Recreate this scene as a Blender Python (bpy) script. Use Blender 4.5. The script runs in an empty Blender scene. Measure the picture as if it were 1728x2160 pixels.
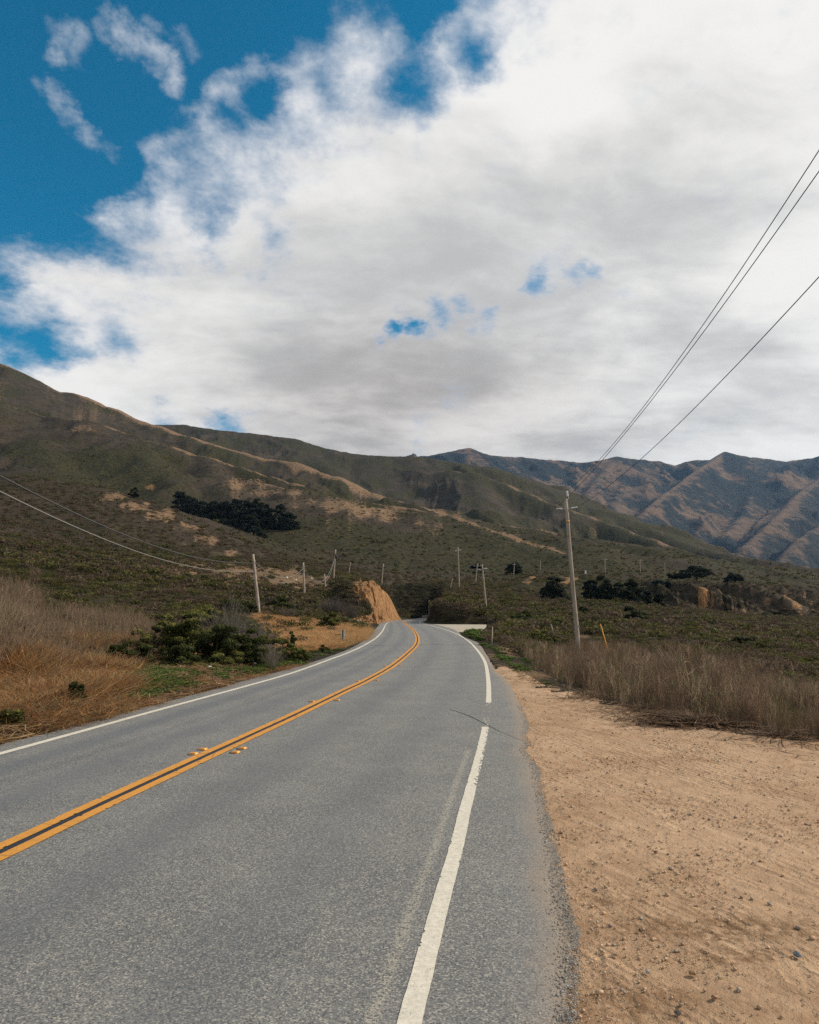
import bpy, math, random
import numpy as np
from mathutils import Vector

random.seed(7)
rng = np.random.default_rng(7)
sc = bpy.context.scene
COL = sc.collection

# ------------------------------------------------------------------ camera
F, CX, CY, HOR, HC = 1440.0, 864.0, 1080.0, 1288.0, 1.85
TH = math.atan((HOR - CY) / F)
cam_d = bpy.data.cameras.new("camera")
cam = bpy.data.objects.new("camera", cam_d)
COL.objects.link(cam)
cam.location = (0, 0, HC)
cam.rotation_euler = (math.pi / 2 + TH, 0, 0)
cam_d.sensor_fit = 'VERTICAL'
cam_d.sensor_height = 24
cam_d.lens = 24 * F / 2160
cam_d.clip_start = 0.05
cam_d.clip_end = 60000
sc.camera = cam


def P(px, py, Y):
    """world point seen at photo pixel (px, py) at forward distance Y"""
    x = (px - CX) / F
    y = -(py - CY) / F
    dy = math.cos(TH) - y * math.sin(TH)
    dz = math.sin(TH) + y * math.cos(TH)
    s = Y / dy
    return Vector((x * s, Y, HC + dz * s))


def G(px, py, z=0.0):
    """ground-plane point seen at photo pixel"""
    x = (px - CX) / F
    y = -(py - CY) / F
    dy = math.cos(TH) - y * math.sin(TH)
    dz = math.sin(TH) + y * math.cos(TH)
    s = (z - HC) / dz
    return (x * s, dy * s)


def direction(px, py):
    v = P(px, py, 100.0) - Vector((0, 0, HC))
    return v.normalized()


def project(X, Y, Z):
    c, s = math.cos(TH), math.sin(TH)
    dz = Z - HC
    dep = Y * c + dz * s
    up = -Y * s + dz * c
    return CX + F * X / dep, CY - F * up / dep


# ------------------------------------------------------------------ view / exposure
sc.view_settings.view_transform = 'Standard'
sc.view_settings.look = 'None'
sc.view_settings.exposure = 0.0
sc.view_settings.gamma = 1.0
sc.view_settings.use_curve_mapping = False
sc.render.resolution_x = 819
sc.render.resolution_y = 1024
sc.cycles.volume_bounces = 0
sc.cycles.max_bounces = 5
sc.cycles.transparent_max_bounces = 4
sc.cycles.volume_max_steps = 64
sc.cycles.use_denoising = False
sc.cycles.sample_clamp_direct = 3.0
sc.cycles.sample_clamp_indirect = 2.0

HAZE_D = 0.000032

# ------------------------------------------------------------------ sun
SUN_AZ, SUN_EL = math.radians(76), math.radians(34)
sd = bpy.data.lights.new("sun", 'SUN')
sd.energy = 4.6
sd.angle = math.radians(0.5)
sd.color = (1.0, 0.90, 0.76)
sun = bpy.data.objects.new("sun", sd)
COL.objects.link(sun)
sv = Vector((math.sin(SUN_AZ) * math.cos(SUN_EL), math.cos(SUN_AZ) * math.cos(SUN_EL), math.sin(SUN_EL)))
sun.rotation_euler = sv.to_track_quat('Z', 'Y').to_euler()
sun.location = (30, 20, 60)

# ------------------------------------------------------------------ node helper
class NT:
    def __init__(self, tree):
        self.t = tree
        self.n = tree.nodes
        self.l = tree.links

    def new(self, kind, **kw):
        nd = self.n.new(kind)
        for k, v in kw.items():
            setattr(nd, k, v)
        return nd

    def link(self, a, b):
        self.l.new(a, b)

    def put(self, sock, v):
        if isinstance(v, bpy.types.NodeSocket):
            self.l.new(v, sock)
        elif v is not None:
            sock.default_value = v

    def math(self, op, a, b=None, c=None, clamp=False):
        nd = self.new('ShaderNodeMath', operation=op)
        nd.use_clamp = clamp
        self.put(nd.inputs[0], a)
        if b is not None:
            self.put(nd.inputs[1], b)
        if c is not None:
            self.put(nd.inputs[2], c)
        return nd.outputs[0]

    def vmath(self, op, a, b=None, scale=None):
        nd = self.new('ShaderNodeVectorMath', operation=op)
        self.put(nd.inputs[0], a)
        if b is not None:
            self.put(nd.inputs[1], b)
        if scale is not None:
            self.put(nd.inputs['Scale'], scale)
        return nd.outputs['Value'] if op in ('DOT_PRODUCT', 'LENGTH', 'DISTANCE') else nd.outputs[0]

    def noise(self, vec, scale, detail=4, rough=0.55, dist=0.0, lac=2.0):
        nd = self.new('ShaderNodeTexNoise')
        self.put(nd.inputs['Vector'], vec)
        nd.inputs['Scale'].default_value = scale
        nd.inputs['Detail'].default_value = detail
        nd.inputs['Roughness'].default_value = rough
        nd.inputs['Distortion'].default_value = dist
        nd.inputs['Lacunarity'].default_value = lac
        return nd.outputs['Fac']

    def voronoi(self, vec, scale, feature='F1', out='Distance'):
        nd = self.new('ShaderNodeTexVoronoi', feature=feature)
        self.put(nd.inputs['Vector'], vec)
        nd.inputs['Scale'].default_value = scale
        return nd.outputs[out]

    def mr(self, v, a, b, c=0.0, d=1.0, smooth=True):
        nd = self.new('ShaderNodeMapRange')
        nd.interpolation_type = 'SMOOTHSTEP' if smooth else 'LINEAR'
        self.put(nd.inputs[0], v)
        for i, q in enumerate((a, b, c, d)):
            self.put(nd.inputs[i + 1], q)
        return nd.outputs[0]

    def mix(self, fac, a, b, mode='MIX'):
        nd = self.new('ShaderNodeMix', data_type='RGBA', blend_type=mode)
        self.put(nd.inputs[0], fac)
        for i, q in ((6, a), (7, b)):
            if isinstance(q, (tuple, list)):
                nd.inputs[i].default_value = tuple(q)[:3] + (1,)
            else:
                self.put(nd.inputs[i], q)
        return nd.outputs[2]

    def attr(self, name, out='Fac'):
        nd = self.new('ShaderNodeAttribute', attribute_name=name)
        return nd.outputs[out]

    def pos(self):
        return self.new('ShaderNodeNewGeometry').outputs['Position']

    def scalev(self, v, s):
        return self.vmath('MULTIPLY', v, s)

    def bump(self, h, strength=0.5, dist=0.01, normal=None):
        nd = self.new('ShaderNodeBump')
        nd.inputs['Strength'].default_value = strength
        nd.inputs['Distance'].default_value = dist
        self.put(nd.inputs['Height'], h)
        if normal is not None:
            self.put(nd.inputs['Normal'], normal)
        return nd.outputs[0]


def material(name, rough=0.85, spec=0.3):
    m = bpy.data.materials.new(name)
    m.use_nodes = True
    t = NT(m.node_tree)
    b = m.node_tree.nodes['Principled BSDF']
    b.inputs['Roughness'].default_value = rough
    b.inputs['Specular IOR Level'].default_value = spec
    return m, t, b


# ------------------------------------------------------------------ sky
world = bpy.data.worlds.new("World")
sc.world = world
world.use_nodes = True
w = NT(world.node_tree)
bg = world.node_tree.nodes['Background']
SKY = 0.1
bg.inputs['Strength'].default_value = SKY
sky = w.new('ShaderNodeTexSky', sky_type='NISHITA')
sky.sun_disc = False
sky.sun_elevation = SUN_EL
sky.sun_rotation = SUN_AZ
sky.altitude = 100
sky.air_density = 1.0
sky.dust_density = 0.6
sky.ozone_density = 3.0
tc = w.new('ShaderNodeTexCoord')
D = tc.outputs['Generated']
sepd = w.new('ShaderNodeSeparateXYZ')
w.link(D, sepd.inputs[0])
# cloud deck coordinates: a level layer seen in perspective
den = w.math('ADD', w.math('MAXIMUM', sepd.outputs[2], 0.0), 0.30)
cmb = w.new('ShaderNodeCombineXYZ')
w.link(w.math('DIVIDE', sepd.outputs[0], den), cmb.inputs[0])
w.link(w.math('DIVIDE', sepd.outputs[1], den), cmb.inputs[1])
cmb.inputs[2].default_value = 0.37
U = cmb.outputs[0]


def warpn(vec, scale, detail, amt, rough=.6):
    n = w.new('ShaderNodeTexNoise')
    w.link(vec, n.inputs['Vector'])
    n.inputs['Scale'].default_value = scale
    n.inputs['Detail'].default_value = detail
    n.inputs['Roughness'].default_value = rough
    return w.vmath('SCALE', w.vmath('SUBTRACT', n.outputs['Color'], (0.5, 0.5, 0.5)), scale=amt)


UW = w.vmath('ADD', U, warpn(U, 2.2, 2, 0.16))
n1 = w.noise(UW, 2.6, 10, 0.60)
n2 = w.noise(w.vmath('ADD', U, (3.1, 1.7, .4)), 7.0, 8, 0.62)
DW1 = w.vmath('ADD', D, warpn(U, 3.0, 3, 0.05))
dist_v = w.vmath('ADD', DW1, warpn(U, 9.0, 6, 0.075, .65))
# main edge of the cloud bank: a plane through two photo directions
a_, b_ = direction(-60, 560), direction(800, -20)
nrm = a_.cross(b_).normalized()
if nrm.dot(direction(1300, 600)) < 0:
    nrm = -nrm
edge = w.vmath('DOT_PRODUCT', dist_v, tuple(nrm))
cover = w.math('ADD', w.math('MULTIPLY', edge, 6.5), -0.10)
cover = w.math('MINIMUM', w.math('MAXIMUM', cover, -0.55), 1.05)
# (px, py, radius in px, amount)
BLOBS = [(110, 85, 50, .84), (160, 100, 52, .84), (215, 70, 46, .82), (260, 100, 52, .95), (310, 125, 50, .92), (355, 155, 46, .84), (345, 80, 40, .66), (400, 100, 44, .68),
         (50, 180, 50, .76), (100, 205, 50, .88), (125, 245, 54, .92), (175, 275, 54, .88), (230, 312, 44, .72), (20, 210, 46, .70),
         (345, 290, 80, .46), (420, 300, 90, .34), (370, 360, 60, .15), (470, 200, 50, .32), (540, 140, 60, .36), (620, 100, 70, .44), (720, 90, 90, .52), (640, 150, 80, .4), (570, 208, 44, -.46), (480, 255, 36, -.2),
         (240, 430, 60, .30), (330, 430, 60, .10), (150, 530, 40, .28), (140, 435, 30, .2), (260, 500, 60, -.15),
         (100, 590, 80, .34), (230, 580, 80, .26), (20, 560, 40, .2), (30, 670, 70, .30), (110, 640, 60, .2), (90, 720, 60, -.50), (150, 740, 50, -.3), (15, 610, 36, -.40), (20, 750, 40, -.3),
         (865, 195, 64, -.52), (845, 165, 50, -.35), (1010, 135, 54, -.62), (910, 40, 54, -.66), (740, 30, 90, -.25), (690, 180, 50, -.22), (880, 270, 40, -.35),
         (440, 460, 60, -.42), (575, 525, 60, -.50), (340, 350, 40, -.25), (440, 370, 60, -.25), (795, 733, 30, -.92), (835, 712, 34, -.95), (870, 698, 34, -.92), (925, 672, 40, -.62), (975, 662, 40, -.58), (1030, 665, 40, -.5), (1250, 565, 34, -.56), (1215, 585, 30, -.4), (1310, 628, 44, -.45),
         (60, 420, 100, -.55), (170, 380, 80, -.55), (260, 350, 60, -.45), (320, 230, 70, -.45), (100, 500, 70, -.45), (430, 60, 90, -.45), (230, 180, 60, -.4), (560, 50, 60, -.35), (640, 30, 70, -.35), (400, 190, 50, -.3), (240, 520, 60, -.3),
         (1130, 605, 34, -.65), (470, 895, 60, -.75), (340, 885, 50, -.6), (880, 945, 50, -.45), (700, 790, 50, -.35), (270, 745, 60, -.22), (690, 980, 60, .2)]
more, less = None, None
for px, py, r, amt in BLOBS:
    c = direction(px, py)
    dd = w.vmath('DISTANCE', dist_v, tuple(c))
    rr = r / F
    g = w.mr(dd, rr * 1.55, 0.0, 0.0, abs(amt))
    if amt > 0:
        more = g if more is None else w.math('MAXIMUM', more, g)
    else:
        less = g if less is None else w.math('MAXIMUM', less, g)
rear = w.mr(sepd.outputs[1], 0.35, -0.25, 0.0, 1.4)  # unseen cloud behind the camera, added to whiten the ambient light
cover = w.math('ADD', w.math('SUBTRACT', w.math('ADD', cover, more), less), rear)
dens = w.math('ADD', cover, w.math('MULTIPLY', w.math('SUBTRACT', n1, 0.5), 2.2))
dens = w.math('ADD', dens, w.math('MULTIPLY', w.math('SUBTRACT', n2, 0.5), 1.5))
alpha = w.mr(dens, -0.04, 0.68, 0.0, 1.0)
thick = w.mr(dens, 0.15, 1.25, 0.0, 1.0)
s1 = w.noise(w.vmath('MULTIPLY', UW, (0.7, 1.25, 1.0)), 1.5, 5, 0.52)
s2 = w.noise(w.vmath('MULTIPLY', UW, (0.8, 1.3, 1.0)), 4.2, 7, 0.6)
shade = w.math('ADD', w.math('MULTIPLY', s1, 0.62), w.math('MULTIPLY', s2, 0.38))
shade = w.mr(shade, 0.38, 0.60, 0.0, 1.0)
gd = w.vmath('DISTANCE', w.vmath('MULTIPLY', dist_v, (.6, 1, 1.5)), tuple(np.array(direction(850, 860)) * np.array((.6, 1, 1.5))))
low2 = w.mr(gd, 0.26, 0.03, 0.0, 1.0)
lit = w.mix(shade, (0.54, 0.535, 0.525), (0.93, 0.91, 0.875))
grey = w.mix(shade, (0.40, 0.372, 0.35), (0.78, 0.735, 0.695))
cloud = w.mix(w.math('MULTIPLY', low2, 0.9), lit, grey)
cloud = w.mix(w.mr(thick, 0.0, 0.7, 0.62, 0.0), cloud, (0.46, 0.53, 0.65))
blue = w.mix(1.0, sky.outputs[0], (0.005, 0.96, 1.10), 'MULTIPLY')
inv = 1.0 / SKY
cs = w.vmath('SCALE', cloud, scale=inv)
fin = w.mix(alpha, blue, cs)
w.link(fin, bg.inputs['Color'])

# ------------------------------------------------------------------ numpy noise
def _h(ix, iy, seed):
    n = (ix.astype(np.int64) * 374761393 + iy.astype(np.int64) * 668265263 + seed * 1274126177) & 0x7fffffff
    n = ((n ^ (n >> 13)) * 1103515245) & 0x7fffffff
    n = (n ^ (n >> 16)) & 0xffff
    return n / 65535.0


def vnoise(x, y, seed=0):
    ix, iy = np.floor(x), np.floor(y)
    fx, fy = x - ix, y - iy
    fx = fx * fx * (3 - 2 * fx)
    fy = fy * fy * (3 - 2 * fy)
    a, b = _h(ix, iy, seed), _h(ix + 1, iy, seed)
    c, d = _h(ix, iy + 1, seed), _h(ix + 1, iy + 1, seed)
    return (a * (1 - fx) + b * fx) * (1 - fy) + (c * (1 - fx) + d * fx) * fy


def fbm(x, y, oct=4, seed=0, rough=0.5):
    s, a, t = 0.0, 1.0, 0.0
    for i in range(oct):
        s = s + a * (vnoise(x * 2 ** i + 17.3 * i, y * 2 ** i - 9.1 * i, seed + i) - 0.5)
        t += a
        a *= rough
    return s / t * 2


def ridged(x, y, oct=4, seed=0):
    s, a, t = 0.0, 1.0, 0.0
    for i in range(oct):
        n = 1 - np.abs(vnoise(x * 2 ** i + 5.3 * i, y * 2 ** i + 3.7 * i, seed + i) * 2 - 1)
        s = s + a * n * n
        t += a
        a *= 0.5
    return s / t


def smooth(v, a, b):
    t = np.clip((v - a) / (b - a), 0, 1)
    return t * t * (3 - 2 * t)


# ------------------------------------------------------------------ mesh helpers
def np_mesh(name, V, Fc, mat=None, attrs=None, smooth_shade=False, parent=None, cols=None):
    V = np.asarray(V, dtype=np.float32)
    Fc = np.asarray(Fc, dtype=np.int32)
    me = bpy.data.meshes.new(name)
    k = Fc.shape[1]
    me.vertices.add(len(V))
    me.vertices.foreach_set('co', V.ravel())
    me.loops.add(Fc.size)
    me.loops.foreach_set('vertex_index', Fc.ravel())
    me.polygons.add(len(Fc))
    me.polygons.foreach_set('loop_start', np.arange(0, Fc.size, k, dtype=np.int32))
    me.polygons.foreach_set('loop_total', np.full(len(Fc), k, dtype=np.int32))
    if smooth_shade:
        me.polygons.foreach_set('use_smooth', np.ones(len(Fc), dtype=bool))
    me.update(calc_edges=True)
    if attrs:
        for an, av in attrs.items():
            a = me.attributes.new(an, 'FLOAT', 'POINT')
            a.data.foreach_set('value', np.asarray(av, dtype=np.float32).ravel())
    if cols is not None:
        a = me.attributes.new('col', 'FLOAT_COLOR', 'POINT')
        c4 = np.ones((len(V), 4), dtype=np.float32)
        c4[:, :3] = cols
        a.data.foreach_set('color', c4.ravel())
    if mat:
        me.materials.append(mat)
    o = bpy.data.objects.new(name, me)
    COL.objects.link(o)
    if parent is not None:
        o.parent = parent
    return o


class MB:
    """collects shapes into one mesh"""
    def __init__(self):
        self.v, self.f = [], []

    def add(self, vs, fs):
        o = len(self.v)
        self.v += [tuple(v) for v in vs]
        self.f += [tuple(i + o for i in f) for f in fs]

    def tube(self, pts, rads, seg=10, cap=True):
        pts = [Vector(p) for p in pts]
        if not isinstance(rads, (list, tuple)):
            rads = [rads] * len(pts)
        vs, fs = [], []
        prev = None
        for i, p in enumerate(pts):
            a = pts[max(0, i - 1)]
            b = pts[min(len(pts) - 1, i + 1)]
            t = (b - a).normalized()
            if prev is None:
                ref = Vector((1, 0, 0)) if abs(t.x) < 0.8 else Vector((0, 1, 0))
                u = t.cross(ref).normalized()
            else:
                u = (prev - t * prev.dot(t)).normalized()
            prev = u
            v = t.cross(u)
            for k in range(seg):
                an = 2 * math.pi * k / seg
                vs.append(p + (u * math.cos(an) + v * math.sin(an)) * rads[i])
        for i in range(len(pts) - 1):
            for k in range(seg):
                k2 = (k + 1) % seg
                fs.append((i * seg + k, i * seg + k2, (i + 1) * seg + k2, (i + 1) * seg + k))
        if cap:
            fs.append(tuple(range(seg))[::-1])
            fs.append(tuple((len(pts) - 1) * seg + k for k in range(seg)))
        self.add(vs, fs)

    def box(self, c, s, rot=None, taper=1.0):
        vs = []
        for z in (-1, 1):
            for x, y in ((-1, -1), (1, -1), (1, 1), (-1, 1)):
                k = taper if z > 0 else 1
                p = Vector((x * s[0] / 2 * k, y * s[1] / 2 * k, z * s[2] / 2))
                if rot:
                    p = rot @ p
                vs.append(p + Vector(c))
        self.add(vs, [(3, 2, 1, 0), (4, 5, 6, 7), (0, 1, 5, 4), (1, 2, 6, 5), (2, 3, 7, 6), (3, 0, 4, 7)])

    def build(self, name, mat, parent=None, smooth_shade=False, bevel=0.0):
        me = bpy.data.meshes.new(name)
        me.from_pydata(self.v, [], self.f)
        if smooth_shade:
            me.polygons.foreach_set('use_smooth', [True] * len(me.polygons))
        if mat:
            me.materials.append(mat)
        o = bpy.data.objects.new(name, me)
        COL.objects.link(o)
        if parent is not None:
            o.parent = parent
        if bevel:
            bm_ = o.modifiers.new('bevel', 'BEVEL')
            bm_.width = bevel
            bm_.segments = 2
        return o


def tag(o, label=None, cat=None, group=None, kind=None):
    if label:
        o['label'] = label
    if cat:
        o['category'] = cat
    if group:
        o['group'] = group
    if kind:
        o['kind'] = kind
    return o


def empty(name, loc, label, cat, group=None, rz=0.0):
    o = bpy.data.objects.new(name, None)
    o.empty_display_size = 0.3
    COL.objects.link(o)
    o.location = loc
    o.rotation_euler = (0, 0, rz)
    return tag(o, label, cat, group)


# ------------------------------------------------------------------ plan of the road, from the photo's line work
def plan(pts, back=None):
    return [G(*p) for p in pts]


left_line = plan([(0, 1591), (156.5, 1547.9), (313, 1504.3), (450, 1467), (512, 1450), (616.5, 1420), (700, 1390), (735, 1377), (770, 1360.5), (795, 1344.5), (807, 1331), (817, 1314.5), (831, 1310.6), (855, 1308.4), (886, 1305.2), (915, 1302.2)])
centre = plan([(0, 1802), (214, 1699.7), (300, 1659.7), (439.6, 1594.8), (524, 1555.8), (624.7, 1508.8), (738, 1453.6), (770, 1438.5), (825.5, 1407), (862.6, 1377), (877.5, 1361.6), (881, 1348.6), (877, 1335.7), (868, 1325.5), (854, 1314.8), (852, 1311.6), (864, 1309.4), (890, 1306.5), (916, 1303.4)])
right_line = plan([(863.5, 2160), (915.5, 1960), (931.3, 1900), (960, 1800), (983.8, 1700), (1010.3, 1600), (1024, 1535), (1031, 1475), (1029, 1425), (1021.8, 1394), (1006, 1370.5), (987.8, 1352), (967, 1339), (941, 1328.7), (912, 1320.6), (890, 1315.9), (885.5, 1313.4), (889, 1309.8), (904, 1306.3), (925, 1304)])
left_edge = plan([(0, 1571), (156, 1533.5), (313, 1491), (400, 1468), (450, 1455), (517, 1436), (627, 1407), (687, 1388), (739, 1368), (770, 1350), (786, 1334), (797, 1322), (806, 1312.6), (828, 1309.2), (855, 1307.2), (886, 1304.2), (915, 1301.6)])
right_edge = plan([(1212, 2160), (1215, 2004), (1187, 1873), (1167, 1772), (1149, 1697), (1134, 1621), (1107, 1581), (1118, 1568), (1109, 1556), (1112, 1526), (1101.6, 1495.5), (1086.5, 1465), (1076, 1440), (1049, 1416), (1027, 1381), (1009, 1356), (988, 1347), (977, 1343), (967, 1332.6),
                   (958, 1327), (930, 1319.5), (905, 1315.2), (892, 1312.6), (893, 1311), (906, 1307.6), (927, 1305)])
lot_edge = plan([(1045, 1406), (1089, 1423), (1129, 1451), (1207, 1467), (1286, 1494), (1345, 1510), (1423, 1531), (1502, 1538), (1581, 1553), (1659, 1565), (1728, 1577), (1900, 1600)])
apron = plan([(955, 1331), (967, 1333), (1000, 1334), (1016, 1330), (1026, 1322), (1026, 1317.3), (960, 1317), (906, 1316.3), (893, 1313.6), (905, 1319)])


def back_extend(line, dx, dy, n=3):
    x, y = line[0]
    return [(x + dx * k, y + dy * k) for k in range(n, 0, -1)] + line


left_line = back_extend(left_line, -1.65, -10)
centre = back_extend(centre, -1.65, -10)
centre = [c for c in centre]
right_line = back_extend(right_line, -1.65, -10)
left_edge = back_extend(left_edge, -1.65, -10)
right_edge = back_extend(right_edge, -1.2, -10)
lot_edge = lot_edge + [(14, 5), (19, -5), (22, -27)]


def resample(pts, step):
    """Catmull-Rom through pts, then even-ish spacing (step grows with distance)"""
    p = [Vector((a[0], a[1])) for a in pts]
    out = []
    for i in range(len(p) - 1):
        p0 = p[max(i - 1, 0)]
        p1, p2 = p[i], p[i + 1]
        p3 = p[min(i + 2, len(p) - 1)]
        L = (p2 - p1).length
        st = step * max(1.0, p1.length / 12)
        n = max(1, int(L / st))
        t0 = (p2 - p0)
        t1 = (p3 - p1)
        a0 = t0 / max(t0.length, 1e-6) * L
        a1 = t1 / max(t1.length, 1e-6) * L
        for k in range(n):
            t = k / n
            h00 = 2 * t ** 3 - 3 * t ** 2 + 1
            h10 = t ** 3 - 2 * t ** 2 + t
            h01 = -2 * t ** 3 + 3 * t ** 2
            h11 = t ** 3 - t ** 2
            out.append(p1 * h00 + a0 * h10 + p2 * h01 + a1 * h11)
    out.append(p[-1])
    return np.array([(q.x, q.y) for q in out])


RE = resample(right_edge, 0.05)
jit = fbm(RE[:, 0] * 4 + 3, RE[:, 1] * 4, 5, 11, 0.65)
near = np.clip(1 - RE[:, 1] / 60, 0, 1)
REj = RE.copy()
REj[:, 0] += jit * 0.11 * near
LE = resample(left_edge, 0.12)
jl = fbm(LE[:, 0] * 2, LE[:, 1] * 2, 4, 12)
LEj = LE.copy()
LEj[:, 0] += jl * 0.05 * np.clip(1 - LE[:, 1] / 60, 0, 1)


def in_poly(X, Y, poly):
    inside = np.zeros(X.shape, dtype=bool)
    n = len(poly)
    for i in range(n):
        x1, y1 = poly[i]
        x2, y2 = poly[(i + 1) % n]
        if y1 == y2:
            continue
        cond = ((y1 > Y) != (y2 > Y)) & (X < (x2 - x1) * (Y - y1) / (y2 - y1) + x1)
        inside ^= cond
    return inside


def dist_line(X, Y, pts, closed=False):
    d = np.full(X.shape, 1e9)
    n = len(pts)
    for i in range(n if closed else n - 1):
        ax, ay = pts[i]
        bx, by = pts[(i + 1) % n]
        vx, vy = bx - ax, by - ay
        L = vx * vx + vy * vy
        if L < 1e-12:
            continue
        t = np.clip(((X - ax) * vx + (Y - ay) * vy) / L, 0, 1)
        d = np.minimum(d, (X - ax - t * vx) ** 2 + (Y - ay - t * vy) ** 2)
    return np.sqrt(d)


road_poly = list(left_edge) + list(right_edge)[::-1]
i0 = 16  # right_edge index where the lot begins
lot_poly = [p for p in right_edge if p[1] < G(1049, 1416)[1] + 0.1] + list(lot_edge)
flat_polys = [road_poly, lot_poly, apron]


def flat_sd(X, Y):
    d = np.minimum(np.minimum(dist_line(X, Y, road_poly, True), dist_line(X, Y, lot_poly, True)), dist_line(X, Y, apron, True))
    ins = in_poly(X, Y, road_poly) | in_poly(X, Y, lot_poly) | in_poly(X, Y, apron)
    return np.where(ins, -d, d)


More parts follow.
